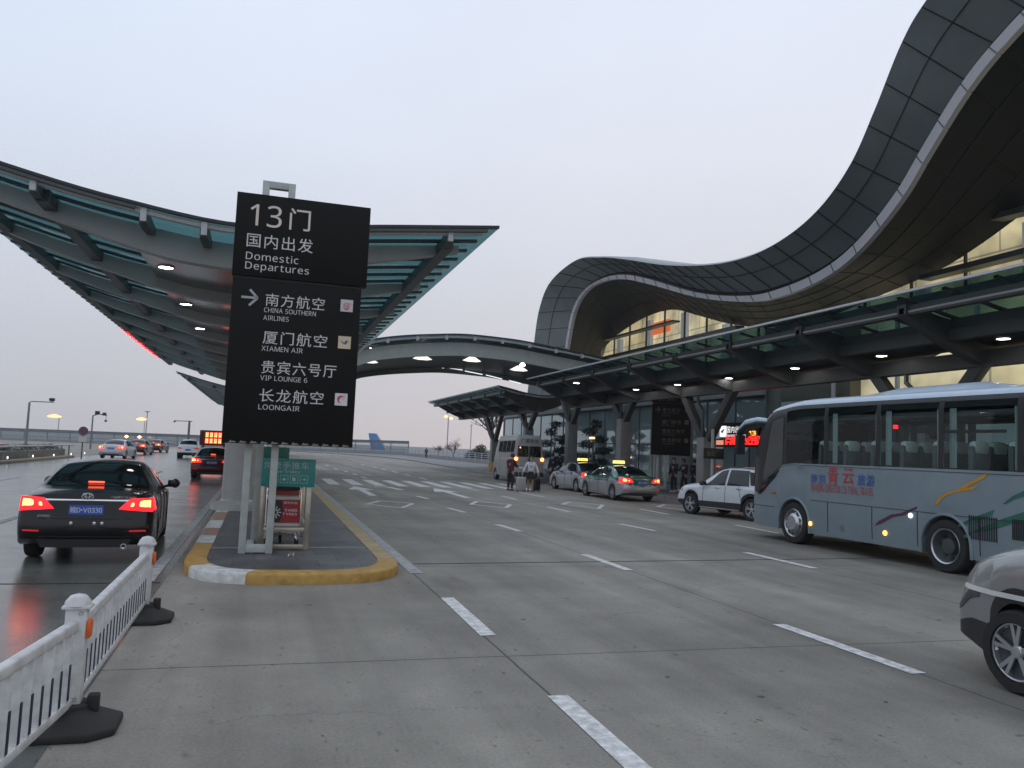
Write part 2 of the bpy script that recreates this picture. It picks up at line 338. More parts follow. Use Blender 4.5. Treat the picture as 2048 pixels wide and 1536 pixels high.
for pts in ([(3.3, 26.2), (3.95, 27.9), (4.9, 26.9), (4.2, 24.9)], [(6.95, 27.1), (7.6, 28.8), (8.45, 27.4), (7.8, 25.8)], [tuple(G(1124, 1009))[:2], tuple(G(1140, 1004))[:2], tuple(G(1206, 1010))[:2], tuple(G(1196, 1018))[:2]],
            [tuple(G(1315, 1014))[:2], tuple(G(1330, 1009))[:2], tuple(G(1400, 1016))[:2], tuple(G(1390, 1024))[:2]]):
    for i in range(4): stroke(mk, pts[i], pts[(i+1) % 4], .15, .006+.001*i)
for X in (4.08, 7.72):
    stroke(mk, (X, 30.6), (X, 34.4), .3); mk.add([(X-.55, 34.4, .006), (X+.55, 34.4, .006), (X, 37.2, .006)], [(0, 1, 2)])
stroke(mk, G(748, 973), G(775, 974), .3); stroke(mk, G(775, 974), G(803, 980), .3, .007)
for i in range(10): x = 3.3+i*1.06; stroke(mk, (x, 38.2), (x+.05, 44.2), .52)
struct(mk.build('lane_markings', PAINT, smooth=None))
stroke(mw, (2.34, 12.2), (2.34, 62), .2); stroke(mw, (-1.32, 11.6), (-1.32, 60), .17, .010)
for y in (18, 26, 34, 44, 56): stroke(mw, (-5.0, y), (-5.0, y+3), .16, .010); stroke(mw, (-9.2, y), (-9.2, y+3), .16, .010)
struct(mw.build('edge_lines', PAINTW, smooth=None))
# expansion joint across the slabs
jn = MB(); stroke(jn, G(600, 1131), G(2048, 1113), .045, .004); stroke(jn, (-13, 11.4), (-1.15, 11.5), .04, .0085)
struct(jn.build('expansion_joint', SEAM, smooth=None))
# small dark spalls and debris
sp = MB()
for i in range(46):
    x, y = random.uniform(-.6, 12), random.uniform(3, 26); r = random.uniform(.010, .034); k = random.randint(5, 7)
    sp.add([(x+r*math.cos(6.28*j/k)*random.uniform(.6, 1.5), y+r*math.sin(6.28*j/k)*random.uniform(.5, 1), .0035) for j in range(k)], [tuple(range(k))])
struct(sp.build('road_spalls', M('spall_dark', (.085, .083, .078), .9, var=.2), smooth=None))
# ---------------------------------------------------------------- traffic island
def tile_mat():
    m = bpy.data.materials.new('island_tiles'); m.use_nodes = True; n, l = m.node_tree.nodes, m.node_tree.links; b = n['Principled BSDF']
    g = n.new('ShaderNodeNewGeometry'); br = n.new('ShaderNodeTexBrick'); l.new(g.outputs['Position'], br.inputs['Vector'])
    br.inputs['Scale'].default_value = 1; br.inputs['Brick Width'].default_value = .6; br.inputs['Row Height'].default_value = .6; br.inputs['Mortar Size'].default_value = .008; br.inputs['Bias'].default_value = 0
    br.inputs['Color1'].default_value = (.065, .066, .068, 1); br.inputs['Color2'].default_value = (.105, .105, .108, 1); br.inputs['Mortar'].default_value = (.04, .04, .04, 1)
    z = n.new('ShaderNodeTexNoise'); z.inputs['Scale'].default_value = 3; z.inputs['Detail'].default_value = 8; l.new(g.outputs['Position'], z.inputs['Vector'])
    r = n.new('ShaderNodeMapRange'); r.inputs[1].default_value = .3; r.inputs[2].default_value = .7; r.inputs[3].default_value = .7; r.inputs[4].default_value = 1.25; l.new(z.outputs[0], r.inputs[0])
    x = n.new('ShaderNodeMix'); x.data_type = 'RGBA'; x.blend_type = 'MULTIPLY'; x.inputs[0].default_value = 1; l.new(br.outputs[0], x.inputs[6]); l.new(r.outputs[0], x.inputs[7])
    l.new(x.outputs[2], b.inputs['Base Color']); b.inputs['Roughness'].default_value = .45; return m
TILE = tile_mat()
XL, XR, YT, YS, YE = -.98, 2.12, 11.3, 13.3, 70
xc, a_, b_ = (XL+XR)/2, (XR-XL)/2, YS-YT
out = [(XL, y) for y in (70, 60, 50, 42, 36, 30, 26, 23, 20.6, 18.6, 17, 15.7, 14.6)]
for i in range(0, 25):
    t = math.pi+math.pi*i/24; e = .62; c, s_ = math.cos(t), math.sin(t)
    out.append((xc+a_*math.copysign(abs(c)**e, c), YS+b_*math.copysign(abs(s_)**e, s_)))
out += [(XR, y) for y in (14.6, 17, 20.6, 26, 36, 50, 70)]
def inset(p, d):
    x, y = p; return (xc+(x-xc)*(1-d/a_), YS+(y-YS)*(1-d/b_) if y < YS else y)
i1 = [inset(p, .05) for p in out]; i2 = [inset(p, .30) for p in out]
isl = MB().add([(x, y, .142) for x, y in i2], [tuple(range(len(i2)))]).build('traffic_island', TILE, smooth=None); struct(isl)
kmats = [YEL, WHI, REDK, TAN, KGREY]; km = MB(); nS = len(out)-1
for i in range(nS):
    if i < 12: c1 = [2, 1][i % 2] if i > 3 else 1; c2 = c1
    elif i < 17: c1 = c2 = 0
    elif i < 23: c1 = c2 = 1
    elif i < 36: c1 = c2 = 0
    else: c1, c2 = 4, 3
    q = [out[i], out[i+1]]
    rows = [[(x, y, 0) for x, y in q], [(x, y, .115) for x, y in q], [(*inset(p, .015), .14) for p in q], [(*inset(p, .05), .152) for p in q]]
    km.grid(rows, c1); km.grid([rows[-1], [(*inset(p, .30), .15) for p in q], [(*inset(p, .30), .10) for p in q]], c2)
km.build('kerb', kmats, isl, smooth=50)
st = MB(); st.add([(XL+.32, 13.9, .145), (XR-.32, 14.1, .145), (XR-.32, 14.22, .145), (XL+.32, 14.02, .145)], [(0, 1, 2, 3)])
st.build('paving_stripe', KGREY, isl, smooth=None)
pb = MB(); 
for i in range(9):
    a = i*.7; pb.add([(.53+.05*math.cos(a)*random.uniform(.3, 1.2), 12.9+.05*math.sin(a)*random.uniform(.3, 1.2), .15+random.uniform(0, .06)) for _ in range(3)], [(0, 1, 2)])
tag(pb.build('crumpled_paper', LET, smooth=None), 'crumpled white paper scrap on the paving in front of the trolley rack', 'litter')
# ================================================================ canopies
def profz(pts): f = pch(pts); return f
def canopy(name, label, prof, beam, y0, y1, step, glassx, soffx, purx, longx, lamps, brackets, group, ribs=None, pitch=.94, soffdz=.16, gut=True, beam_y0=1.35, mats=None):
    """wing canopy running along the road: glass on purlins, deep curved ribs, solid soffit in the middle"""
    t = thing(name, label, 'canopy', ((prof[0][0]+prof[-1][0])/2, y0, 0), 0, group); ox, oy = t.location.x, t.location.y
    fz = pch(prof); fb = pch(beam); xa, xb = prof[0][0], prof[-1][0]; mB, mS, mP, mG = mats or (BEAM, SOFF, DSTEEL, TEAL)
    def xs(a, b, n): return [a+(b-a)*i/n for i in range(n+1)]
    rib_y = ribs or [y0+beam_y0+i*step for i in range(int((y1-y0-beam_y0)/step)+1)]
    gx = xs(xa, xb, 28)
    g = MB(); m_ = int((y1-y0)/pitch)      # glass panes laid like shingles
    for i in range(m_):
        ya, yb = y0+i*(y1-y0)/m_, y0+(i+1)*(y1-y0)/m_; lift = .0
        e = 0
        g.grid([[(x-ox, yy-oy, fz(x)+lift) for x in xs(xa-e*0, xb+e*0, 28)] for yy in (ya, yb)])
    g.build('glass_roof', mG, t, smooth=60)
    for i in range(m_+1):
        y = y0+i*(y1-y0)/m_
        for a, b in purx:
            p = MB(); q = xs(a, b, 16); w, h = .12, .062
            rows = [[(x-ox, y-oy+dy, fz(x)-.03-dz) for x in q] for dy, dz in ((-w/2, 0), (w/2, 0), (w/2, h), (-w/2, h), (-w/2, 0))]
            p.grid(rows); p.build('purlin', mP, t, smooth=None)
    for x in longx:
        MB().bx((x-.12-ox, y0+.5-oy, fz(x)-.34), (x+.12-ox, y1-.3-oy, fz(x)-.09)).build('edge_beam', mP, t, smooth=None)
    for y in rib_y:
        r = MB(); q = xs(beam[0][0], beam[-1][0], 30); w = .16
        rows = [[(x-ox, y-oy+dy, (fb(x) if lo else fz(x)-.10)) for x in q] for dy, lo in ((-w, 0), (-w, 1), (w, 1), (w, 0), (-w, 0))]
        r.grid(rows); r.add([rows[k][0] for k in range(4)], [(0, 1, 2, 3)]); r.add([rows[k][-1] for k in range(4)], [(0, 1, 2, 3)])
        r.build('curved_rib', mB, t, smooth=40)
    for a, b in zip(rib_y[:-1], rib_y[1:]):
        s = MB(); q = xs(soffx[0], soffx[1], 14)
        rows = [[(x-ox, yy-oy, fb(x)+soffdz+dz) for x in q] for yy, dz in ((a+.17, .05), (a+.17, 0), (b-.17, 0), (b-.17, .05))]
        s.grid(rows); s.build('soffit_panel', mS, t)
        mdl = (soffx[0]*.45+soffx[1]*.55)
        MB().bx((mdl-.015-ox, a+.18-oy, fb(mdl)+soffdz-.006), (mdl+.015-ox, b-.18-oy, fb(mdl)+soffdz+.02)).build('panel_joint', SEAM, t, smooth=None)
    for L in lamps:
        l = MB(); l.lathe([(0, .05), (.17, .05), (.19, 0), (.155, -.012), (.15, .02)], (L[0]-ox, L[1]-oy, L[2]), 20, 1); l.lathe([(0, -.004), (.15, -.004)], (L[0]-ox, L[1]-oy, L[2]), 20, 0)
        l.build('downlight', [LAMPW, BEAM], t)
    if gut:
        for yy, sg in ((y0, 1),):
            q = xs(xa, xb, 28)
            e = MB(); e.grid([[(x-ox, yy-oy+dy, fz(x)+dz) for x in q] for dy, dz in ((-.05, .05), (-.05, -.01), (.06, -.01), (.06, .05), (-.05, .05))]); e.build('edge_trim', BLK, t, smooth=None)
            e = MB(); e.tube([(x-ox, yy-oy+.10, fz(x)-.08) for x in xs(xa+.1, xb-.35, 24)], .065, 8); e.build('gutter_pipe', GUT, t)
            for bx_ in brackets:
                k = MB(); k.bx((bx_-.055-ox, yy-oy+.0, fz(bx_)-.28), (bx_+.055-ox, yy-oy+.1, fz(bx_)-.02)); k.prism([(yy-oy+.1, fz(bx_)-.3), (yy-oy+.1, fz(bx_)-.06), (yy-oy+beam_y0, fz(bx_)-.12), (yy-oy+beam_y0, fz(bx_)-.26), (yy-oy+.5, fz(bx_)-.32)], 'x', bx_-.08-ox, bx_+.08-ox, 1)
                k.build('bracket', [GUT, DSTEEL], t, smooth=None)
    return t, ox, oy
IP = [(-7.4, 7.38), (-6.2, 7.06), (-4.9, 6.72), (-2.9, 6.32), (-.74, 6.08), (.45, 6.16), (1.84, 6.36), (3.2, 6.52), (4.6, 6.68)]
IB = [(-6.7, 6.88), (-5.26, 6.39), (-4.1, 6.07), (-2.72, 5.69), (-1.83, 5.52), (-.82, 5.46), (.5, 5.55), (2.0, 5.91), (3.46, 6.24), (4.0, 6.36)]
lm = [G(332, 533, 5.62), G(372, 607, 5.62), G(400, 656, 5.62)]
isl_l = [(lm[0].x, 20.4, 5.66), (lm[1].x, 24.8, 5.66), (lm[2].x, 29.4, 5.66)]
isl_l = [(v.x, v.y, v.z-.02) for v in lm]
c1, ox, oy = canopy('wing_canopy', 'nearest glass wing canopy on grey columns above the traffic island', IP, IB, 16.6, 60.2, 4.7, None, (-2.9, 1.75), [(-7.25, -2.6), (1.5, 4.35)], [-6.35, -4.3, 3.6], isl_l, [-4.35, -2.45, -1.35, -.4, 3.55], 'wing canopies over the roads', soffdz=.26)
def round_column(t, x, y, ox, oy, ztop):
    c = MB(); c.lathe([(.37, .16), (.37, 1.0), (.365, 1.0), (.365, 1.02), (.37, 1.02), (.37, 2.2), (.365, 2.2), (.365, 2.22), (.37, 2.22), (.37, ztop)], (x-ox, y-oy, 0), 32)
    o = c.build('column', COLC, t, smooth=30)
    MB().lathe([(.62, .145), (.60, .30), (.40, .36), (.371, .40)], (x-ox, y-oy, 0), 32).build('column_base', COLC, o, smooth=30)
for yy in (21.6, 31.0, 40.4, 49.8): round_column(c1, -.52, yy, ox, oy, 5.33)
def led_string(t, ox, oy):
    m = MB()
    for i in range(40): m.box((-7.3+.25*(i % 2)-ox, 45.5+i*.34-oy, 7.26-.10*(i % 2)+random.uniform(-.05, .05)), (.05, .16, .05))
    m.build('light_string', RED_M, t)
led_string(c1, ox, oy)
IP2 = [(x, z+.0) for x, z in IP]
c2, ox, oy = canopy('wing_canopy', 'distant wing canopy beyond the gap, half hidden by the tall black sign', IP2, IB, 74, 126, 4.7, None, (-2.9, 1.75), [(-7.25, -2.6), (1.5, 4.35)], [-6.35, -4.3, 3.6], [], [], 'wing canopies over the roads', pitch=1.25, soffdz=.26)
for yy in (79, 98, 117): round_column(c2, -.52, yy, ox, oy, 5.33)
# right-hand canopy above the pavement
RP = [(15.3, 6.30), (16.3, 6.12), (17.3, 5.92), (18.6, 5.80), (19.9, 5.95), (21.3, 6.35), (22.6, 6.75)]
RB = [(15.75, 5.86), (16.6, 5.42), (17.6, 4.98), (18.6, 4.72), (19.6, 4.98), (20.8, 5.5), (22.2, 6.2)]
rib1 = [-.1, 4.2, 8.5, 12.8, 17.1, 21.4, 25.4, 29.4, 33.7, 38.0, 42.2, 46.4]
def lampz(p, z): q = G(p[0], p[1], z); return (q.x, q.y, q.z-.03)
l1 = [lampz(p, 5.25) for p in [(2007, 675), (1763, 710), (1590, 735), (1458, 755), (1355, 768), (1272, 778), (1153, 765)]]
c3, ox, oy = canopy('roadside_canopy', 'long dark glass canopy on V shaped pillars between the terminal and the blue bus', RP, RB, -2, 47.2, 4.3, None, (17.35, 19.8), [(15.4, 17.3), (19.9, 22.4)], [15.95, 17.25, 21.6], l1, [], 'canopies along the terminal front', ribs=rib1, pitch=1.43, soffdz=.52, gut=False, mats=(BEAM_SHADE, SOFF_SHADE, PURL_SHADE, TEAL_SHADE))
def side_gutter(t, ox, oy, y0, y1, ribs):
    MB().bx((15.26-ox, y0-oy, 6.29), (15.36-ox, y1-oy, 6.35)).build('edge_trim', GUT, t, smooth=None)
    g = MB(); g.tube([(15.85-ox, y0+.3-oy, 5.93), (15.85-ox, y1-.3-oy, 5.93)], .035, 8)
    g.build('gutter_pipe', BEAM, t)
    for y in ribs:
        if y0 < y < y1: MB().box((15.85-ox, y-oy, 5.95), (.2, .22, .2)).build('gutter_bracket', BEAM_SHADE, t, bevel=.02)
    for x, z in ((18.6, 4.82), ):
        MB().bx((x-.2-ox, y0+.2-oy, z-.12), (x+.2-ox, y1-.2-oy, z+.3)).build('valley_beam', BEAM_SHADE, t, smooth=None)
    MB().bx((17.15-ox, y0+.2-oy, 5.28), (17.4-ox, y1-.2-oy, 5.62)).build('inner_beam', BEAM_SHADE, t, smooth=None)
side_gutter(c3, ox, oy, -2, 47.2, rib1)
def v_pillar(t, ox, oy, y, zs, ya, za, yb, zb, w=.62, pipe=True):
    x = 18.6
    m = MB(); m.box((x-ox, y-oy, zs/2+.07), (w, w, zs-.14)); o = m.build('pillar', PILL, t, bevel=.03)
    for q, z in ((ya, za), (yb, zb)): MB().bar((x-ox, y+(q-y)*.12-oy, zs-.05), (x-ox, q-oy, z+.25), .36, .30, up=(1, 0, 0)).build('strut', BEAM_SHADE, o, bevel=.02)
    if pipe:
        MB().tube([(x-.2-ox, y-oy, zs), (x-.2-ox, y-oy, zs+(za-zs)*.62), (x-.1-ox, y+.62-oy, zs+(za-zs)*.85), (x-.1-ox, y+.62-oy, za+.4)], .07, 8).build('drain_pipe', DSTEEL, o)
v_pillar(c3, ox, oy, 6.4, 2.9, 4.2, 4.7, 8.5, 4.7)
v_pillar(c3, ox, oy, 19.25, 2.9, 21.4, 4.7, 17.1, 4.7)
v_pillar(c3, ox, oy, 31.55, 2.82, 33.7, 4.7, 29.4, 4.6)
v_pillar(c3, ox, oy, 40.1, 3.85, 42.0, 5.0, 38.6, 4.95)
rib2 = [54.6+4.3*i for i in range(6)]
l2 = [lampz(p, 5.25) for p in [(926, 829), (948, 826), (971, 823), (998, 819), (1029, 815), (1063, 810)]]
c4, ox, oy = canopy('roadside_canopy', 'farther flat dark canopy with a row of small round lights, past the arched canopy', RP, RB, 53.6, 78.5, 4.3, None, (17.35, 19.8), [(15.4, 17.3), (19.9, 22.4)], [15.95, 17.25, 21.6], l2, [], 'canopies along the terminal front', ribs=rib2, pitch=1.43, soffdz=.5, gut=True, mats=(BEAM_SHADE, SOFF_SHADE, PURL_SHADE, TEAL_SHADE))
side_gutter(c4, ox, oy, 53.6, 78.5, rib2)
v_pillar(c4, ox, oy, 47.9, 3.85, 50.0, 5.6, 46.1, 5.5)
v_pillar(c4, ox, oy, 65.5, 2.75, 68.6, 4.7, 63.6, 4.6)
v_pillar(c4, ox, oy, 56.6, 3.6, 58.9, 4.7, 54.8, 4.7)
o = MB(); o.lathe([(.5, .14), (.48, .9), (.33, .92)], (18.6-ox, 65.5-oy, 0), 16); o.build('column_base', M('warm_base', (.42, .25, .10), .35, var=.2), c4)
# arched canopy bridging the road
t = thing('arched_canopy', 'arched grey canopy bridging the right road with four cone shaped lights', 'canopy', (11, 47.5, 0))
top = [(4.0, 7.25), (5.08, 7.7), (6.07, 8.08), (8.88, 8.53), (11.64, 8.75), (14.18, 8.68), (16.8, 8.42), (20.2, 8.02), (22.5, 7.6)]
ft = pch(top); qx = [4.0+18.5*i/48 for i in range(49)]
for nm, mat, rows in (
    ('front_beam', STEEL, [[(x-11, y, ft(x)+d) for x in qx] for y, d in ((.35, -.42), (.35, -1.22), (.60, -1.22), (.60, -.42), (.35, -.42))]),
    ('rear_beam', DSTEEL, [[(x-11, y, ft(x)-.05+d) for x in qx] for y, d in ((6.0, -.5), (6.0, -1.75), (6.3, -1.75), (6.3, -.5), (6.0, -.5))]),
    ('glass_roof', TEAL, [[(x-11, y, ft(x)) for x in qx] for y in (-.35, 6.6)]),
    ('soffit', DSTEEL, [[(x-11, y, ft(x)-.05+d) for x in qx] for y, d in ((.62, -.75), (3, -1.05), (5.98, -1.45))]),
    ('edge_trim', BLK, [[(x-11, -.37+dy, ft(x)+d) for x in qx] for dy, d in ((0, .04), (0, -.05), (.08, -.05), (.08, .04), (0, .04))])):
    MB().grid(rows).build(nm, mat, t, smooth=50)
MB().tube([(x-11, -.2, ft(x)-.16) for x in qx], .07, 8).build('gutter_pipe', GUT, t)
for i in range(10):
    x = 4.9+i*1.75; MB().box((x-11, -.2, ft(x)-.16), (.16, .22, .3)).build('bracket', GUT, t)
for i in range(8): MB().grid([[(x-11, .7+i*.7+dy, ft(x)+d) for x in qx] for dy, d in ((-.06, -.03), (-.06, -.18), (.06, -.18), (.06, -.03))]).build('purlin', DSTEEL, t, smooth=None)
for p in [(740, 714), (850, 708), (950, 712), (1045, 731)]:
    q = PY(p[0], p[1], 49.0); x, z = q.x-11, q.z
    l = MB(); l.lathe([(.03, .55), (.03, .2), (.14, .10), (.16, 0), (.13, -.02), (0, -.05)], (x, 1.5, z), 16, 0); o = l.build('pendant_lamp', [LAMPW, BEAM], t)
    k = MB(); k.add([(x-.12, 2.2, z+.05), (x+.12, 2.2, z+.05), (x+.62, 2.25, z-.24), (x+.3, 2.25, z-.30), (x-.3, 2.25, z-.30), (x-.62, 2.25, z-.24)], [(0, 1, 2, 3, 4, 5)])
    k.build('reflector', EM('beam_light_cone_%d' % p[0], (1, .98, .85), 1.3), o, smooth=None)  # glowing sheet stands in for the lamp's light cone on the beam
s = MB()
for a, b in (((872, 733), (888, 736)), ((892, 735), (925, 740)), ((930, 742), (965, 749)), ((972, 750), (1004, 758)), ((1018, 761), (1042, 767))):
    p, q = PY(*a, 53.45), PY(*b, 53.45); s.bar((p.x-11, 5.95, p.z), (q.x-11, 5.95, q.z), .05, .05)
s.build('bright_strip', STRIPB, t)  # short glowing bars along the rear edge
# ================================================================ terminal building
tb = thing('terminal_building', 'airport terminal with a dark wave shaped roof, a pale edge band and lit glass walls', 'building', (26, 45, 0)); TX, TY = 26, 45
K = [((75.5, 5.3), (80.5, 5.3), (90, 5.3)), ((75, 8.5), (79.7, 8.8), (88.2, 9)), ((73.98, 12.4), (78.5, 12.8), (85.3, 12.9)), ((72.3, 15.65), (77.2, 16.25), (82, 14.3)), ((69.3, 17.07), (74.2, 18.5), (79.3, 15.0)), ((65.2, 17.15), (67.6, 19.25), (73.4, 15.8)),
     ((61.05, 16.5), (61.8, 18.3), (67.7, 15.7)), ((56.4, 15.2), (56.8, 17.05), (62.6, 14.35)), ((48.7, 12.84), (50.1, 15.2), (57.8, 13)), ((42.7, 11.6), (44.1, 13.96), (52.5, 12)), ((39.2, 11.4), (39.8, 13.57), (46, 11.8)), ((35.8, 11.75), (36.5, 13.85), (40.2, 12.5)),
     ((33.2, 12.64), (33.7, 14.7), (36.2, 13.1)), ((30.5, 14.4), (31.5, 16.2), (33.5, 13.9)), ((28.7, 16.2), (29.9, 18.25), (30.85, 14.95)), ((26.8, 18.0), (28.3, 20.6), (28.5, 16)), ((25.0, 19.2), (26.9, 21.85), (26, 17)), ((22.5, 20.2), (24, 23.3), (22, 18)),
     ((18, 20.8), (18, 24), (16, 18)), ((10, 19), (10, 22), (8, 16)), ((0, 15), (0, 18), (-2, 13)), ((-10, 11), (-10, 14), (-12, 10))]
NS = 12
band = crv([(28-TX, k[0][0]-TY, k[0][1]) for k in K], NS); lip = crv([(26-TX, k[1][0]-TY, k[1][1]) for k in K], NS); lens = crv([(36-TX, k[2][0]-TY, k[2][1]) for k in K], NS)
def nrm2(c, i):
    a, b = c[max(i-1, 0)], c[min(i+1, len(c)-1)]; d = Vector((0, b.y-a.y, b.z-a.z)).normalized(); v = Vector((0, -d.z, d.y)); return v
def up_of(c, i):
    v = nrm2(c, i); s = -1; return v*s
N_ = len(band); bandt = []; groove = []
for i in range(N_):
    w = .46*min(1, max(.25, i/(3*NS))) ; u = (lip[i]-band[i]); u.x = 0; u.normalize(); bandt.append(band[i]+Vector((-.10, 0, 0))+u*w); groove.append(band[i]+Vector((.0, 0, 0))+u*(w+.02)+Vector((.35, 0, 0)))
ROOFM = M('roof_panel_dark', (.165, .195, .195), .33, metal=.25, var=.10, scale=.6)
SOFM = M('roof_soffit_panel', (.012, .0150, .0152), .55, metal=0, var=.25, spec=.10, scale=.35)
BANDM = M('roof_edge_band', (.50, .50, .53), .3, var=.06, scale=1)
JNT = M('roof_joint', (.006, .007, .008), .7, var=0)
def lerp(a, b, t): return a+(b-a)*t
lo = [lerp(groove[i], lip[i], .0)+Vector((-.25, 0, .25)) for i in range(N_)]
fas = MB(); rows = [[lerp(lo[i], lip[i], s) for i in range(N_)] for s in (0, .2, .4, .6, .8, 1)]; fas.grid(rows)
fy = lambda i: 15*max(0, 1-i/NS/5.5)
back = [[lip[i]+Vector((.15, 0, .12)) for i in range(N_)], [lip[i]+Vector((3, .28*fy(i), .3)) for i in range(N_)], [lip[i]+Vector((16, fy(i)+1, .6)) for i in range(N_)], [lip[i]+Vector((40, 2.2*fy(i)+3, -2)) for i in range(N_)]]
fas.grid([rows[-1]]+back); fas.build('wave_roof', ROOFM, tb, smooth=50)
MB().grid([lo, groove]).build('shadow_gap', JNT, tb, smooth=50)
MB().grid([groove, bandt, band, [band[i]+Vector((.3, 0, .0)) for i in range(N_)]]).build('edge_band', BANDM, tb, smooth=60) if False else None
sof = MB(); b0 = [band[i]+Vector((.25, 0, .02)) for i in range(N_)]
def sofp(i, s):
    p = lerp(b0[i], lens[i], s); p.z += .25*math.sin(math.pi*s); return p
ss = [k/12 for k in range(13)]
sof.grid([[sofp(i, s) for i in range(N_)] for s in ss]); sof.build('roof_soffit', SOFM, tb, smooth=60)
jj = MB()
def ribbon(pts, w, side):
    for a, b in zip(pts[:-1], pts[1:]):
        if (b-a).length > 1e-4: jj.bar(a, b, w, .03, up=side)
off = Vector((-.012, 0, -.03))
ribbon([lerp(lo[i], lip[i], .56)+off for i in range(N_)], .045, (1, 0, .5))
tick = []
acc = 0
for i in range(1, N_):
    acc += (band[i]-band[i-1]).length
    if acc > 1.62: acc = 0; tick.append(i)
for i in tick: ribbon([lerp(lo[i], lip[i], s)+off for s in (0, .5, 1)], .045, (0, 1, 0))
for s in (.24, .48, .72): ribbon([sofp(i, s)+Vector((-.01, 0, -.02)) for i in range(N_)], .035, (1, 0, 0))
for i in tick: ribbon([sofp(i, s)+Vector((-.01, 0, -.02)) for s in ss], .035, (0, 1, 0))
jj.build('panel_joints', JNT, tb, smooth=None)
bj = MB().grid([groove, bandt, band, [band[i]+Vector((.3, 0, .0)) for i in range(N_)]])
for i in tick: bj.bar(band[i]+Vector((-.02, 0, 0)), bandt[i]+Vector((-.02, 0, 0)), .03, .03, 1)
bj.build('edge_band', [BANDM, SEAM], tb, smooth=60)
# upper glass wall under the wave, with a lit hall behind it
def lit_wall():
    m = bpy.data.materials.new('lit_hall'); m.use_nodes = True; n, l = m.node_tree.nodes, m.node_tree.links; b = n['Principled BSDF']
    g = n.new('ShaderNodeNewGeometry'); mpn = n.new('ShaderNodeMapping'); mpn.inputs['Rotation'].default_value = (R_(90), 0, R_(90)); l.new(g.outputs['Position'], mpn.inputs[0])
    br = n.new('ShaderNodeTexBrick'); br.inputs['Scale'].default_value = 1; br.inputs['Brick Width'].default_value = 3.9; br.inputs['Row Height'].default_value = 3.4; br.inputs['Mortar Size'].default_value = .06; br.inputs['Bias'].default_value = .25
    br.inputs['Color1'].default_value = (.78, .60, .32, 1); br.inputs['Color2'].default_value = (.66, .55, .36, 1); br.inputs['Mortar'].default_value = (.36, .30, .22, 1)
    mp2 = n.new('ShaderNodeSeparateXYZ'); cb = n.new('ShaderNodeCombineXYZ'); l.new(g.outputs['Position'], mp2.inputs[0]); l.new(mp2.outputs['Y'], cb.inputs[0]); l.new(mp2.outputs['Z'], cb.inputs[1]); l.new(cb.outputs[0], br.inputs['Vector'])
    z = n.new('ShaderNodeTexNoise'); z.inputs['Scale'].default_value = .35; z.inputs['Detail'].default_value = 3; l.new(g.outputs['Position'], z.inputs['Vector'])
    r = n.new('ShaderNodeMapRange'); r.inputs[1].default_value = .35; r.inputs[2].default_value = .65; r.inputs[3].default_value = .55; r.inputs[4].default_value = 1.35; l.new(z.outputs[0], r.inputs[0])
    x = n.new('ShaderNodeMix'); x.data_type = 'RGBA'; x.blend_type = 'MULTIPLY'; x.inputs[0].default_value = 1; l.new(br.outputs[0], x.inputs[6]); l.new(r.outputs[0], x.inputs[7])
    l.new(x.outputs[2], b.inputs['Emission Color']); b.inputs['Emission Strength'].default_value = .85; l.new(x.outputs[2], b.inputs['Base Color']); return m
HALL = lit_wall()
CLG = GLASS('terminal_glass', (.80, .86, .86), .04, .01)
LOWG = M('glass_sky_reflection', (.36, .46, .47), .03, metal=.45, var=.05, scale=.3)  # pale base colour stands in for the sky mirrored in the glass
def ylens(y):   # soffit underside height at the glass plane for a given Y
    for a, b in zip(lens[:-1], lens[1:]):
        if (a.y-y)*(b.y-y) <= 0 and abs(a.y-b.y) > 1e-6: t = (y-a.y)/(b.y-a.y); return a.z+(b.z-a.z)*t
    return 12
ys = [-10+i*1.0 for i in range(98)]
gl = MB(); gl.grid([[(36.02-TX, y-TY, 5.35) for y in ys], [(36.02-TX, y-TY, ylens(y-TY)+.1) for y in ys]]); gl.build('glass_wall', CLG, tb, smooth=None)
hw = MB(); hw.grid([[(37.0-TX, y-TY, 5.3) for y in ys], [(37.0-TX, y-TY, max(ylens(y-2.2-TY), ylens(y-TY))+.5) for y in ys]]); hw.build('hall_wall', HALL, tb, smooth=None)
COLM = M('hall_column', (.35, .36, .38), .5, var=.1, emit=(.5, .52, .56), est=.35)  # faint emission stands in for the hall's light on the columns
for i in range(9): MB().bx((36.5-TX, 23.5+i*7.1-TY, 5.4), (36.9-TX, 24.3+i*7.1-TY, min(16, ylens(24+i*7.1-TY)-.2))).build('hall_column', COLM, tb, smooth=None)
orr = MB().box((36.8-TX, 71.5-TY, 14.6), (.2, 3.6, 1.2)).build('hall_banner', EM('orange_banner', (1, .23, .08), .75), tb)
mul = MB()
for i in range(26):
    y = -8+i*3.85; mul.bx((35.85-TX, y-.06-TY, 5.35), (36.0-TX, y+.06-TY, ylens(y-TY)))
mul.bx((35.88-TX, -10-TY, 8.9), (36.0-TX, 86-TY, 9.02))
mul.build('mullions', DSTEEL, tb, smooth=None)
def finline(p0, p1, X, dz=.16):
    a, b = PX(*p0, X), PX(*p1, X); o = Vector((-TX, -TY, 0)); MB().bar(a+o, b+o, .8, dz).build('louvre_ledge', DSTEEL, tb, smooth=None)
finline((1213, 680), (1352, 642), 35.2); finline((1205, 718), (1480, 655), 35.2, .3); finline((1850, 556), (2060, 503), 35.2, .3); finline((1990, 437), (2060, 419), 35.2, .3)
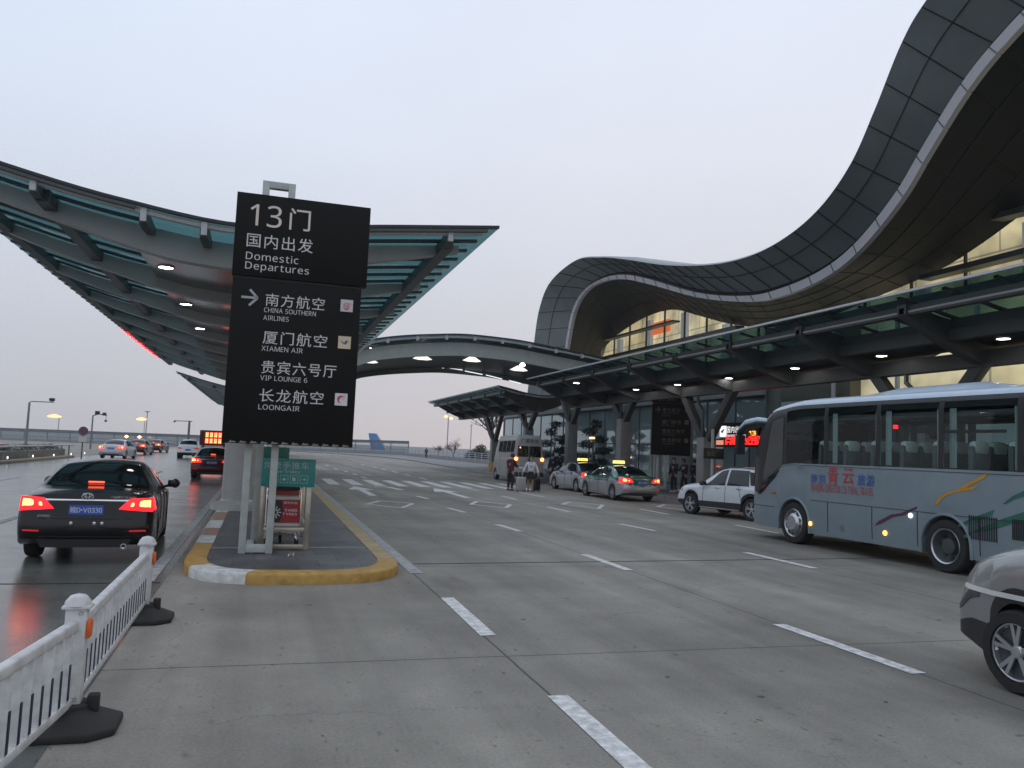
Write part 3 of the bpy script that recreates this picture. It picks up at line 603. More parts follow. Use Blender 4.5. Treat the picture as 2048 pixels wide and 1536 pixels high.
# ground-floor glass block in front
gf = MB(); gf.bx((24.6-TX, 20-TY, .14), (24.9-TX, 36-TY, 4.6)); gf.bx((24.6-TX, 36-TY, .14), (24.9-TX, 83.5-TY, 5.25)); gf.bx((24.6-TX, 83.2-TY, .14), (40-TX, 83.5-TY, 5.25)); o = gf.build('ground_floor_glass', LOWG, tb, smooth=None)
gm = MB()
for i in range(22): y = 21+i*2.95; gm.bx((24.55-TX, y-.03-TY, .14), (24.62-TX, y+.03-TY, 4.6 if y < 36 else 5.25))
for z in (.3, 2.7, 4.6, 5.2): gm.bx((24.53-TX, (20 if z < 5 else 36)-TY, z-.04), (24.63-TX, (36 if z == 4.6 else 83.5)-TY, z+.04))
gm.build('window_frames', DSTEEL, tb, smooth=None)
MB().bx((24.4-TX, 36-TY, 5.3), (36-TX, 84-TY, 5.62)).build('roof_deck', M('deck_grey', (.20, .22, .22), .6, var=.15), tb, smooth=None)
wp = MB()
for i in range(150): y = 36+i*.3; wp.bx((35.3-TX, y-TY, 5.62), (35.42-TX, y+.24-TY, 8.2))
wp.build('ribbed_cladding', M('pale_cladding', (.42, .44, .46), .5, var=.1), tb, smooth=None)
MB().bx((25.0-TX, 30.2-TY, 4.62), (26-TX, 35.9-TY, 8.4)).build('brown_wall', M('brown_stone', (.16, .135, .10), .5, var=.15), tb, smooth=None)
ent = MB(); ent.bx((25.6-TX, -14-TY, 4.62), (26-TX, 30.2-TY, 8.4)); ent.bx((24.58-TX, -14-TY, .14), (25-TX, 20-TY, 4.6)); ent.build('entrance_wall', HALL, tb, smooth=None)
MB().grid([[(24.7-TX, y-TY, z) for y in range(-14, 37, 2)] for z in (4.62, 8.4)]).build('upper_window', CLG, tb, smooth=None)
um = MB()
for i in range(12): y = -12+i*3.9; um.bx((24.62-TX, y-.07-TY, 4.62), (24.75-TX, y+.07-TY, 8.4))
um.bx((24.6-TX, -14-TY, 4.62), (24.76-TX, 36-TY, 4.86)); um.build('upper_window_frames', GUT, tb, smooth=None)
MB().bx((24.5-TX, -14-TY, 8.4), (36-TX, 36-TY, 8.7)).build('upper_deck', DSTEEL, tb, smooth=None)
bw = MB(); bw.bx((24.9-TX, 20-TY, .2), (25.4-TX, 83-TY, 4.58)); bw.build('inner_wall', DSTEEL, tb, smooth=None)
for y in (33.3, 41.5, 50.5, 60): MB().lathe([(.36, .14), (.36, 5.3)], (23.2-TX, y-TY, 0), 20).build('round_column', PILL, tb)
rr = MB()
pts = [PX(*p, 29.5)+Vector((-TX, -TY, 0)) for p in [(1196, 514), (1222, 513), (1250, 514), (1275, 515), (1310, 519), (1345, 524), (1380, 531)]]
low = [PX(*p, 29.5)+Vector((-TX, -TY, 0)) for p in [(1196, 519), (1222, 519), (1250, 522), (1275, 526), (1310, 532), (1345, 536), (1380, 538)]]
rr.tube(pts, .03, 6); rr.tube([lerp(a, b, .5) for a, b in zip(pts, low)], .02, 6)
for a, b in zip(pts, low): rr.tube([a, b-Vector((0, 0, .6))], .03, 6)
rr.build('roof_railing', M('pale_rail', (.5, .53, .55), .4, var=.05), tb)
# lit entrance sign and LED strip on the terminal front
t = thing('entrance_sign', 'backlit white pictogram and white Chinese lettering above the terminal door, left of the bus mirror', 'sign', (22.6, 30, 4.2))
def at(x, y, X, o): return PX(x, y, X)-Vector(o.location)
a, b = at(1440, 852, 22.6, t), at(1451, 874, 22.6, t); y_, z_ = (a.y+b.y)/2, (a.z+b.z)/2
MB().bx((-.02, min(a.y, b.y), min(a.z, b.z)), (.1, max(a.y, b.y), max(a.z, b.z))).build('pictogram_panel', SIGNL, t, bevel=.02)
pm = MB(); pm.prism([(y_+.16, z_-.02), (y_-.12, z_+.12), (y_-.2, z_+.1), (y_-.05, z_-.04), (y_-.1, z_-.1), (y_+.02, z_-.07)], 'x', -.026, -.03); pm.build('aircraft_pictogram', SIGNB, t, smooth=None)
lt = MB(); p = at(1455, 866, 22.6, t); text(lt, '国内出发', p, (0, -1, 0), (0, 0, 1), height=.34, depth=.03, weight=.01); p = at(1455, 875, 22.6, t); text(lt, 'Domestic Departures', p, (0, -1, 0), (0, 0, 1), height=.17, depth=.03, weight=.01)
lt.build('lettering', SIGNL, t, smooth=None)
MB().bx((.06, at(1438, 850, 22.6, t).y, at(1438, 850, 22.6, t).z+.1), (.2, -4.6, p.z-.1)).build('backing_board', SIGNB, t)
t = thing('led_message_bar', 'glowing red LED message strip under the backlit entrance sign', 'sign', (22.5, 29, 3.3))
a, b = at(1432, 879, 22.5, t), at(1520, 893, 22.5, t)
MB().bx((0, b.y, b.z-.05), (.15, a.y, a.z+.05)).build('housing', BLK, t, bevel=.02)
MB().bx((-.02, at(1447, 880, 22.5, t).y, b.z+.06), (.02, a.y-.06, a.z-.04)).build('logo_panel', EM('logo_orange', (1, .35, .22), .8), t)
d = MB()
for i in range(44):
    for j in range(5):
        if random.random() < .68: d.box((-.015, at(1450, 880, 22.5, t).y-.1-i*.1, b.z+.12+j*.085), (.02, .07, .06))
d.build('led_matrix', LEDR, t, smooth=None)

t = thing('gate_number_display', 'amber number thirteen on a dark display, framed by the bus mirror arm', 'sign', (22.55, 26.5, 4.2))
a, b = at(1496, 857, 22.55, t), at(1515, 873, 22.55, t)
MB().bx((.02, b.y, b.z-.02), (.12, a.y, a.z+.02)).build('display_box', BLK, t, bevel=.01)
m = MB(); p = at(1498, 871, 22.55, t); text(m, '13', p, (0, -1, 0), (0, 0, 1), height=.22, width=abs(a.y-b.y)*.75, depth=.02, weight=.01); m.build('digits', LEDY, t, smooth=None)
MB().bx((.05, a.y-.05, -4.0), (.1, a.y, a.z)).build('post', DSTEEL, t)
# ================================================================ tall black direction signs
def direction_sign(label, loc, s, letters, full=True):
    t = thing('direction_sign', label, 'sign', loc, 0, 'black gate direction signs')
    cream, white, grey = letters
    for x in (-.20, .20):
        MB().bx((x-.055, .16, .142), (x+.055, .28, 6.04)).build('post', POSTG, t, bevel=.008)
    MB().bx((-.09, 1.35, .142), (.03, 1.47, 4.6)).build('rear_post', POSTG, t, bevel=.008)
    for z0, z1 in ((.16, .28), (5.93, 6.04)): MB().bx((-.145, .165, z0), (.145, .275, z1)).build('cross_bar', POSTG, t, bevel=.005)
    MB().bx((-.145, .20, .145), (-.03, 1.35, .22)).build('base_strut', POSTG, t, bevel=.005)
    up = MB().bx((-.62, -.02, 4.44), (1.452, .155, 5.752)).build('upper_panel', SIGNB, t, bevel=.006)
    lo_ = MB().bx((-.60, -.02, 1.835), (1.375, .155, 4.405)).build('lower_panel', SIGNB, t, bevel=.006)
    MB().bx((-.5, .03, 4.405), (1.3, .13, 4.44)).build('panel_hinge', BLK, t)
    Y = -.02
    def tx(items, mat, parent, nm='lettering'):
        for it in items:
            m = MB(); text(m, it[0], (it[1], Y, it[2]), (1, 0, 0), (0, 0, 1), height=it[3], width=it[4] if len(it) > 4 else None, depth=.005, weight=it[5] if len(it) > 5 else 0, gap=.27 if it[0] == '13' else .15 if it[0][:2] in ('Do', 'De') else .13)
            m.build(nm, mat, parent, smooth=None)
    def P_(px, py): v = PY(px, py, 13.14); return v.x, v.z
    U = .0081
    def px(s_, x0, y0, x1, hp, w=0):
        a, b = PY(x0, y0, 13.12), PY(x1, y0, 13.12); return (s_, a.x, a.z, hp*U, b.x-a.x, w)
    tx([px('13', 499, 450, 563, 43, .0), px('门', 578, 459, 620, 43, .006)], cream, up, 'gate_number')
    tx([px('国内出发', 492.7, 492.8, 626, 27.5), px('Domestic', 491.3, 518, 597, 14.8), px('Departures', 489.7, 541.6, 618, 18.6)], white, up)
    tx([px('南方航空', 530.4, 611.5, 649, 25), px('CHINA SOUTHERN', 527.8, 624, 632, 9.2), px('AIRLINES', 526.5, 639.6, 577.5, 9.2), px('厦门航空', 525, 687, 654, 25.5), px('XIAMEN AIR', 522.8, 701, 605.5, 9.4),
        px('贵宾六号厅', 522, 746.5, 672.5, 25.5), px('VIP LOUNGE 6', 520, 760, 614.5, 9.4), px('长龙航空', 518, 803, 646.5, 25.5), px('LOONGAIR', 516.3, 818.6, 599, 9.8)], white, lo_)
    ar = MB(); y1, y2 = Y, Y-.006
    for p, q in (((-.455, 4.10), (-.23, 4.10)), ((-.335, 4.225), (-.215, 4.10)), ((-.335, 3.975), (-.215, 4.10))):
        ar.bar((p[0], Y-.004, p[1]), (q[0], Y-.004, q[1]), .006, .036, up=(0, 0, 1)) if p[1] == q[1] else ar.bar((p[0], Y-.004, p[1]), (q[0], Y-.004, q[1]), .036, .006, up=(0, 1, 0))
    ar.build('arrow', grey, lo_, smooth=None)
    bgs = [M('logo_ground_grey', (.55, .53, .53), .5, var=.06), M('logo_ground_cream', (.66, .52, .35), .5, var=.06), M('logo_ground_white', (.68, .66, .65), .5, var=.05)] if full else [LETD]*3
    red, blu = (MATS.get('logo_red') or M('logo_red', (.55, .04, .05), .5, var=.05)), (MATS.get('logo_blue') or M('logo_blue', (.03, .16, .36), .5, var=.05))
    if not full: red = blu = SIGNB
    for k, (bx_, by_, w) in enumerate(((680.5, 622.5, .205), (675.5, 696.5, .21), (669, 810.5, .205))):
        v = PY(bx_, by_, 13.12); x, z = v.x, v.z; w *= .95
        MB().bx((x, Y-.004, z), (x+w, Y+.002, z+w)).build('logo_square', bgs[k], lo_, smooth=None)
        g = MB(); yy = Y-.0065; cx, cz = x+w/2, z+w/2
        def poly(pts): g.add([(cx+a*w, yy, cz+b*w) for a, b in pts], [tuple(range(len(pts)))])
        def seg(pts, h):
            pts = [Vector((cx+a*w, yy, cz+b*w)) for a, b in pts]
            for a, b in zip(pts[:-1], pts[1:]): g.bar(a, b, h*w, .001, up=(0, 1, 0))
        if k == 0:
            for j in range(4): seg([(-.16+.09*j, .28-.02*j), (-.18+.10*j, .05), (-.13+.09*j, -.22), (-.05+.04*j, -.32)], .035)
            seg([(.12, .02), (.16, .18), (.27, .22), (.33, .12), (.30, .02)], .035); seg([(-.26, .14), (-.25, -.14), (-.12, -.32), (.04, -.35), (.17, -.2), (.2, .0)], .035)
        elif k == 1:
            poly([(-.36, .20), (-.05, -.02), (.10, .12), (.20, .10), (.37, .13), (.22, .02), (.16, -.13), (.02, -.17), (-.14, -.10)]); poly([(.02, .06), (.12, .20), (.24, .17), (.14, .06)])
        else:
            poly([(-.33, .10), (-.20, .28), (.05, .34), (.16, .22), (.04, .20), (-.08, .10), (-.16, -.05), (-.14, -.22), (.02, -.34), (-.20, -.28), (-.30, -.10)])
            seg([(.10, .24), (.22, .36), (.33, .34)], .03); seg([(.08, .14), (.20, .20), (.34, .16)], .03); seg([(.04, .02), (.16, .06), (.22, .0)], .03)
        g.build('logo_mark', blu if k == 1 else red, lo_, smooth=None)
    if full:
        et = MB()
        for i in range(12):
            x = -.50+i*.155; et.add([(x, -.024, 1.842), (x+.03, -.024, 1.885), (x+.05, -.024, 1.868), (x+.085, -.024, 1.872), (x+.12, -.024, 1.85), (x+.06, -.024, 1.846)], [tuple(range(6))])
        et.build('torn_edge_film', M('torn_film', (.22, .20, .16), .6, var=.3), lo_, smooth=None)
    return t
direction_sign('tall black double panel direction sign with white lettering on the traffic island tip', (0, 13.14, .0), 1, (LETC, LET, LETG))
q = PX(1293, 900, 19.5)
s2 = direction_sign('dim black direction sign in the shade behind the green taxi, under the canopy', (19.05, 36.4, .15), 1, (LETD, LETD, LETD), False)  # lettering and logos darkened, so the canopy shade is in their colour
s2.rotation_euler.z = R_(-12)
# small dark notice board by the pillar
q = PX(1425, 897, 18.1); t = thing('notice_board', 'small dark notice board on a steel post beside the pillar behind the white crossover', 'sign', (q.x, q.y, .15))
MB().bx((-.05, -.03, 0), (.05, .03, 3.0)).build('post', GUT, t); MB().bx((-.45, -.07, 1.75), (.5, -.03, 2.2)).build('board', BLK, t, bevel=.01)
m = MB(); text(m, '出口', (-.3, -.07, 1.87), (1, 0, 0), (0, 0, 1), height=.2, depth=.004); m.build('lettering', LETD, t, smooth=None)
# ---------------------------------------------------------------- trolley rack and trolley
WARMS = M('rack_steel_warm_reflection', (.40, .36, .29), .3, metal=.6, var=.3, scale=4)  # stainless steel with its warm reflections put into the base colour
t = thing('trolley_rack', 'stainless trolley rack with a teal sign board behind the black sign posts', 'rack', (.42, 13.75, .145))
def rk(nm, a, b, m=WARMS, bv=.006): return MB().bx(a, b).build(nm, m, t, bevel=bv)
for x, y in ((.36, .0), (-.36, .0), (.36, 1.9), (-.36, 1.9)): rk('post', (x-.04, y-.04, 0), (x+.04, y+.04, 1.08))
for y in (0, 1.9):
    rk('rail', (-.32, y-.03, .28), (.32, y+.03, .36)); rk('bottom_rail', (-.32, y-.03, .02), (.32, y+.03, .09))
for x in (-.36, .36): rk('side_rail', (x-.025, .04, .3), (x+.025, 1.86, .36))
TEALB = M('teal_board', (.03, .235, .215), .35, var=.10, scale=3)
bd = MB().bx((-.40, -.07, 1.02), (.44, -.03, 1.47)).build('sign_board', TEALB, t, bevel=.012)
m = MB(); PT = M('board_print', (.40, .50, .47), .5, var=.1)
text(m, '免费手推车', (-.37, -.072, 1.305), (1, 0, 0), (0, 0, 1), height=.115, width=.70, depth=.002)
text(m, 'Free Trolley', (-.24, -.072, 1.22), (1, 0, 0), (0, 0, 1), height=.07, width=.44, depth=.002)
m.build('lettering', PT, bd, smooth=None)
m = MB()
for i in range(4):
    x = -.26+i*.155
    for a, b in (((x, 1.08), (x+.12, 1.08)), ((x+.12, 1.08), (x+.12, 1.2)), ((x+.12, 1.2), (x, 1.2)), ((x, 1.2), (x, 1.08))): m.bar((a[0], -.073, a[1]), (b[0], -.073, b[1]), .007, .003, up=(0, 1, 0))
    cx = x+.06
    shp = [[(-.03, .02), (.03, .02), (.03, -.02), (-.03, -.02)], [(-.035, -.01), (0, .03), (.01, 0), (.035, .01), (.02, -.025), (-.02, -.02)], [(-.03, .03), (.0, .035), (.03, .0), (.02, -.03), (-.02, -.03)], [(-.035, .004), (.005, .004), (.005, .022), (.035, 0), (.005, -.022), (.005, -.004), (-.035, -.004)]][i]
    m.add([(cx+a, -.073, 1.14+b) for a, b in shp], [tuple(range(len(shp)))])
m.build('pictograms', PT, bd, smooth=None)
def trolley(y, label):
    t = thing('luggage_trolley', label, 'trolley', (.40, y, .145), 0, 'luggage trolleys in the rack')
    f = MB()
    for x in (-.27, .27): f.tube([(x, 0, .16), (x, -.02, .5), (x, .02, .98), (x, -.12, 1.04)], .016, 8); f.tube([(x, 0, .17), (x*.8, .75, .15)], .018, 8)
    f.tube([(-.27, -.12, 1.04), (.27, -.12, 1.04)], .02, 8); f.build('frame', CHROME, t)
    f = MB()
    for z in (.385, .82): f.bx((-.27, -.035, z-.03), (.27, .0, z+.02))
    f.build('cross_rails', M('trolley_plastic', (.45, .42, .38), .45, var=.2), t, bevel=.006)
    ad = MB().bx((-.255, -.03, .42), (.255, -.018, .79)).build('advert_panel', M('advert_red', (.30, .012, .022), .35, var=.15), t)
    w = MB(); w.lathe([(.02, -.034), (.05, -.034), (.055, -.036), (.105, -.036), (.12, -.034)], (-.13, 0, .585), 24, axis='y')
    w2 = MB(); yy = -.0325
    dk = MB(); dk.add([(-.25, -.0312, .425), (-.05, -.0312, .425), (.0, -.0312, .60), (-.03, -.0312, .785), (-.25, -.0312, .785)], [(0, 1, 2, 3, 4)]); dk.build('advert_tyre_ground', BLK, ad, smooth=None)
    for j in range(10):
        a = j*.628; w2.bar((-.13+.03*math.cos(a), yy, .585+.03*math.sin(a)), (-.13+.1*math.cos(a), yy, .585+.1*math.sin(a)), .018, .002, up=(0, 1, 0))
    w2.build('advert_wheel', GUT, ad, smooth=None)
    m = MB(); text(m, 'YANG', (.02, -.031, .60), (1, 0, 0), (0, 0, 1), height=.045, width=.20, depth=.002, weight=.01); text(m, 'TYRES', (-.01, -.031, .54), (1, 0, 0), (0, 0, 1), height=.04, width=.23, depth=.002, weight=.01)
    text(m, '朝阳轮胎', (.0, -.031, .725), (1, 0, 0), (0, 0, 1), height=.04, width=.22, depth=.002); m.build('advert_lettering', LET, ad, smooth=None)
    MB().bx((-.24, -.03, .86), (.24, -.015, .935)).build('upper_advert', M('advert_red_dim', (.22, .03, .03), .4, var=.3), t)
    MB().bx((-.25, .0, .95), (.25, .14, 1.0)).build('basket', BLK, t, bevel=.01); MB().bx((-.25, -.01, .30), (.25, .5, .33)).build('load_tray', BLK, t, bevel=.01)
    MB().tube([(-.24, -.1, .24), (.18, -.1, .24), (.25, -.1, .14)], .014, 8).build('bumper_bar', CHROME, t)
    for x, y_ in ((-.25, .02), (.25, .02), (0, .72)):
        MB().lathe([(.0, -.02), (.07, -.02), (.075, 0), (.07, .02), (0, .02)], (x, y_, .075), 16, axis='x').build('wheel', TYRE, t)
    return t
trolley(13.95, 'front luggage trolley with a red tyre advert, inside the teal signed rack')
trolley(14.45, 'second luggage trolley nested behind the one with the red advert')
q = G(560, 930); t2 = thing('kiosk_cart', 'small red and green cart far behind the teal sign board', 'cart', (.55, 33.5, .145))
MB().bx((-.45, -.3, .15), (.45, .3, .75)).build('body', M('cart_red', (.32, .05, .05), .5, var=.2), t2, bevel=.03)
MB().bx((-.5, -.35, .95), (.5, .35, 1.5)).build('awning', M('cart_green', (.03, .16, .11), .5, var=.2), t2, bevel=.05)
for x in (-.4, .4): MB().bx((x-.03, -.03, .7), (x+.03, .03, 1.0)).build('post', GUT, t2)
for x in (-.35, .35): MB().lathe([(0, -.04), (.15, -.04), (.15, .04), (0, .04)], (x, 0, .15), 14, axis='x').build('wheel', TYRE, t2)
# ---------------------------------------------------------------- white road railing
RW = M('railing_white', (.60, .60, .59), .45, var=.20, scale=9, bump=.08); NAVY = M('navy_reflective', (.010, .012, .045), .4, var=.1); RUB = M('base_rubber', (.022, .021, .020), .75, var=.3, scale=12, bump=.3); ORG = M('reflector_orange', (.75, .13, .015), .3, var=.05)
def railing(y0, ln, label, x0=-1.07, rz=0):
    t = thing('road_railing', label, 'railing', (x0, y0, .004), rz, 'white road railing sections')
    b = MB(); hx = [(-.30, -.16), (-.16, -.27), (.16, -.27), (.30, -.16), (.30, .16), (.16, .27), (-.16, .27), (-.30, .16)]
    b.add([(x, y, 0) for x, y in hx]+[(x, y, .045) for x, y in hx]+[(x*.38, y*.42, .135) for x, y in hx]+[(x*.38, y*.42, .17) for x, y in hx], [tuple(range(7, -1, -1))]+[(k*8+i, k*8+(i+1) % 8, k*8+8+(i+1) % 8, k*8+8+i) for k in range(3) for i in range(8)]+[tuple(range(24, 32))])
    b.bx((.10, -.04, .1), (.17, .04, .22)); b.build('rubber_base', RUB, t, bevel=.012)
    p = MB().bx((-.065, -.05, .13), (.065, .05, .77)).build('post', RW, t, bevel=.012)
    c = MB(); c.box((0, 0, .775), (.17, .135, .02)); c.lathe([(.085, .785), (.078, .81), (.05, .845), (0, .858)], (0, 0, 0), 8); c.build('post_cap', RW, p, bevel=.004)
    MB().bx((.064, -.056, .58), (.094, .02, .695)).build('reflector', ORG, p, bevel=.01)
    for z in (.2, .74): MB().lathe([(.012, -.056), (.012, -.05)], (.03, 0, z), 10, axis='y').build('bolt', DSTEEL, p)
    a, e = .03, ln-.03
    MB().bx((-.032, a, .625), (.032, e, .695)).build('top_rail', RW, t, bevel=.016, seg=3); MB().bx((-.03, a, .155), (.03, e, .21)).build('bottom_rail', RW, t, bevel=.01)
    n = int(ln/.15)
    for i in range(n):
        y = .12+i*(ln-.24)/(n-1)
        s = MB().bx((-.026, y-.014, .205), (.026, y+.014, .635)).build('slat', RW, t, bevel=.004)
        q = MB().bx((.0265, y-.0135, .22), (.031, y+.0135, .44)); q.build('navy_strip', NAVY, s, smooth=None)
    return t
railing(2.68, 3.24, 'nearest white road railing section with navy strips, mostly out of frame', -1.44, -.113)
railing(5.92, 3.28, 'middle white road railing section whose post has a domed cap and orange reflector')
t = railing(9.22, .10, 'white end post of the road railing beside the black sedan')
for c in list(t.children):
    if c.name.split('.')[0] in ('slat', 'top_rail', 'bottom_rail'):
        for k in list(c.children): bpy.data.objects.remove(k)
        bpy.data.objects.remove(c)
# ---------------------------------------------------------------- far noise fence, planter, poles
FGL = GLASS('fence_panel_glass', (.62, .66, .68), .10, .1); FST = M('fence_steel', (.17, .185, .20), .55, var=.1); PARA = M('parapet_concrete', (.26, .265, .28), .7, var=.12)
def fence(name, label, p0, p1, n, ztops, base):
    t = thing(name, label, 'fence', (p0[0], p0[1], 0)); d = Vector((p1[0]-p0[0], p1[1]-p0[1], 0)); o = Vector((0, 0, 0))
    zt = lambda s: ztops[0]+(ztops[1]-ztops[0])*s
    MB().add([(0, -.2, -.6), (d.x, d.y-.2, -.6), (d.x, d.y-.2, base[1]), (0, -.2, base[0]), (0, .3, -.6), (d.x, d.y+.3, -.6), (d.x, d.y+.3, base[1]), (0, .3, base[0])], [(0, 1, 2, 3), (7, 6, 5, 4), (3, 2, 6, 7), (0, 3, 7, 4), (1, 5, 6, 2)]).build('parapet', PARA, t, smooth=None)
    g = MB(); g.add([(0, 0, base[0]), (d.x, d.y, base[1]), (d.x, d.y, ztops[1]), (0, 0, ztops[0])], [(0, 1, 2, 3)]); g.build('glass_panels', FGL, t, smooth=None)
    b = MB(); b.bar((0, -.05, ztops[0]), (d.x, d.y-.05, ztops[1]), .08, .08); b.bar((0, -.03, ztops[0]-.28), (d.x, d.y-.03, ztops[1]-.28), .02, .5); b.bar((0, -.05, base[0]+.45), (d.x, d.y-.05, base[1]+.45), .05, .07)
    b.build('rails', FST, t, smooth=None)
    for i in range(n+1):
        s = i/n; q = d*s; MB().bx((q.x-.09, q.y-.16, base[0]), (q.x+.09, q.y-.02, zt(s)+.05)).build('fence_post', FST, t)
    return t
fence('noise_fence', 'long grey glass noise fence along the far edge of the left road', (-62, 162), (-1, 166), 17, (2.0, 2.35), (.25, .65))
fence('noise_fence', 'glass noise fence section in front of the blue aircraft tail', (1, 166), (27.2, 157), 8, (2.5, 2.85), (.62, .75))
def handrail_fence():
    t = thing('white_railing', 'low white tube railing along the far pavement, left of the minibus', 'railing', (25.5, 150, .146))
    p0, p1 = Vector((0, 0, 0)), Vector((1.4, -72, 0)); m = MB()
    MB().bar(p0+Vector((.2, 0, .25)), p1+Vector((.2, 0, .25)), .4, .5).build('plinth', PARA, t, smooth=None)
    for z in (.75, 1.0, 1.25): m.bar(p0+Vector((0, 0, z)), p1+Vector((0, 0, z)), .07, .06)
    m.build('rails', GUT, t, smooth=None)
    for i in range(25): q = p0+(p1-p0)*i/24; MB().bx((q.x-.05, q.y-.05, .2), (q.x+.05, q.y+.05, 1.28)).build('railing_post', GUT, t)
handrail_fence()
HEDGE = M('hedge_leaf', (.035, .05, .030), .7, var=.5, scale=4); STONE = M('planter_stone', (.15, .14, .12), .7, var=.3, scale=2); SILV = M('guardrail_steel', (.48, .50, .52), .35, metal=.6, var=.1)
t = thing('median_planter', 'dark planted median with a steel rail and small white lights, left of the road', 'planter', (-13.4, 22, 0))
m = MB(); m.bx((-.6, 0, -.03), (0, 46, .17)); m.build('kerb_edge', M('planter_kerb', (.24, .205, .13), .7, var=.3), t, bevel=.03)
MB().bx((-1.6, 0, 0), (-.62, 45.8, .62)).build('planter_wall', STONE, t, bevel=.03)
h = MB()
for i in range(2600):
    x, y, z = random.uniform(-1.55, -.65), random.uniform(0, 45.7), .6+random.random()**1.5*.34; a = random.random()*6.28; r = random.uniform(.05, .13)
    h.add([(x, y, z), (x+r*math.cos(a), y+r*math.sin(a), z+random.uniform(-.03, .1)), (x+r*math.cos(a+1.4), y+r*math.sin(a+1.4), z+random.uniform(-.02, .14))], [(0, 1, 2)])
h = h.build('hedge', HEDGE, t, smooth=None); struct(h, 'stuff')
r = MB(); r.tube([(-.3, 0, .93), (-.3, 47, .93)], .05, 8); r.build('guard_rail', SILV, t)
for i in range(13): MB().bx((-.34, 1+i*3.7, .1), (-.26, 1.08+i*3.7, .93)).build('rail_post', FST, t)
for p in [(12, 915), (63, 912), (105, 910), (140, 908), (167, 906)]:
    v = PX(p[0], p[1], -13.9); y = v.y-22
    l = MB().box((-.42, y, v.z), (.05, .07, .13)); o = l.build('marker_light', WLITE, t); MB().bx((-.46, y-.06, .16), (-.38, y+.06, v.z-.08)).build('light_stem', GUT, o)
def pole(name, label, cat, px, py_top, Y, parts, r=.07, lean=0, group=None):
    b = PY(px, py_top, Y); t = thing(name, label, cat, (b.x, Y, 0), 0, group); MB().tube([(0, 0, -.1), (0, 0, b.z)], [r*1.3, r], 8).build('pole', FST, t); parts(t, b.z); return t
def cam_arm(t, z):
    MB().tube([(0, 0, z), (.15, 0, z+.12), (2.2, 0, z+.15)], .05, 8).build('arm', FST, t); MB().box((2.0, 0, z+.42), (.5, .3, .28)).build('camera_housing', BLK, t, bevel=.04); MB().bx((1.85, -.05, z+.15), (2.15, .05, z+.3)).build('mount', GUT, t)
pole('camera_pole', 'tall grey camera pole with one arm, leftmost beyond the planter', 'camera pole', 59, 805, 92, cam_arm, .10)
def cam_cluster(t, z):
    MB().tube([(0, 0, z), (.6, 0, z+.2), (1.5, 0, z+.1)], .06, 8).build('arm', FST, t)
    MB().bx((.2, -.12, z+.15), (.7, .12, z+.55)).build('camera_housing', BLK, t, bevel=.03); MB().bx((1.0, -.12, z+.05), (1.4, .12, z+.4)).build('camera_housing', BLK, t, bevel=.03)
    MB().lathe([(0, -.16), (.15, -.1), (.15, .1), (0, .14)], (1.4, 0, z-.55), 12).build('dome_camera', FST, t); MB().tube([(1.4, 0, z-.4), (1.4, 0, z+.1)], .03, 6).build('dome_hanger', FST, t)
pole('camera_pole', 'grey pole with a cluster of cameras above the white sedan', 'camera pole', 186, 831, 105, cam_cluster, .08)
def mast(t, z): MB().bar((-.75, 0, z), (.75, 0, z), .12, .16).build('cross_arm', FST, t); MB().box((0, 0, z-.15), (.4, .3, .3)).build('fitting', FST, t)
pole('lamp_mast', 'thin T shaped unlit lamp mast above the red cars', 'street lamp', 295, 823, 240, mast, .10)
def tee(t, z):
    MB().bar((-2.0, 0, z), (.35, 0, z+.05), .1, .1).build('arm', DSTEEL, t); MB().box((-1.9, 0, z-.1), (.25, .2, .2)).build('fitting', BLK, t)
pole('lamp_mast', 'dark T shaped pole behind the white crossover on the left road', 'street lamp', 379, 843, 120, tee, .14)
def lit(px, py, Y, w, label):
    b = PY(px, py, Y); t = thing('street_lamp', label, 'street lamp', (b.x, Y, 0), 0, 'lit orange street lamps')
    MB().tube([(.3*w, .3, -.1), (.3*w, .3, b.z-.1)], .09, 8).build('pole', M('far_pole', (.42, .43, .45), .6, var=.05) if 'far_pole' not in MATS else MATS['far_pole'], t)
    MB().box((0, .1, b.z+.20), (w, .6, .16)).build('lamp_housing', GUT, t, bevel=.04)
    m = MB(); m.lathe([(0, -w*.5), (.26, -w*.42), (.36, 0), (.26, w*.42), (0, w*.5)], (0, 0, b.z), 12, axis='x'); m.build('lamp_glow', SODC, t)
    return t
lit(109, 832, 170, 2.5, 'lit orange street lamp at the left, right of the tall camera pole'); lit(283, 838, 190, 2.2, 'lit orange street lamp above the red cars')
for px, py, lb in ((253, 873, 'tiny lit orange lamp low above the left red car'), (279, 874, 'tiny lit orange lamp low above the right red car')):
    b = PY(px, py, 150); t = thing('low_lamp', lb, 'street lamp', (b.x, 150, 0)); MB().lathe([(0, -.25), (.3, 0), (0, .25)], (0, 0, b.z), 10).build('lamp_glow', LAMPS, t); MB().tube([(0, .1, 0), (0, .1, b.z-.2)], .06, 6).build('pole', FST, t)
b = PY(897, 835, 135); t = thing('street_lamp', 'twin headed lit orange street lamp on a tall pole left of the minibus', 'street lamp', (b.x, 135, 0))
MB().tube([(0, 0, 0), (0, 0, b.z)], .10, 8).build('pole', MATS['far_pole'], t); MB().bar((-.5, 0, b.z), (.5, 0, b.z), .1, .1).build('cross_arm', GUT, t)
for dx, dz in ((-.45, .12), (.45, -.12)): MB().lathe([(0, -.4), (.22, -.2), (.26, 0), (.22, .2), (0, .4)], (dx, 0, b.z+dz), 12, axis='x').build('lamp_glow', SODC, t)
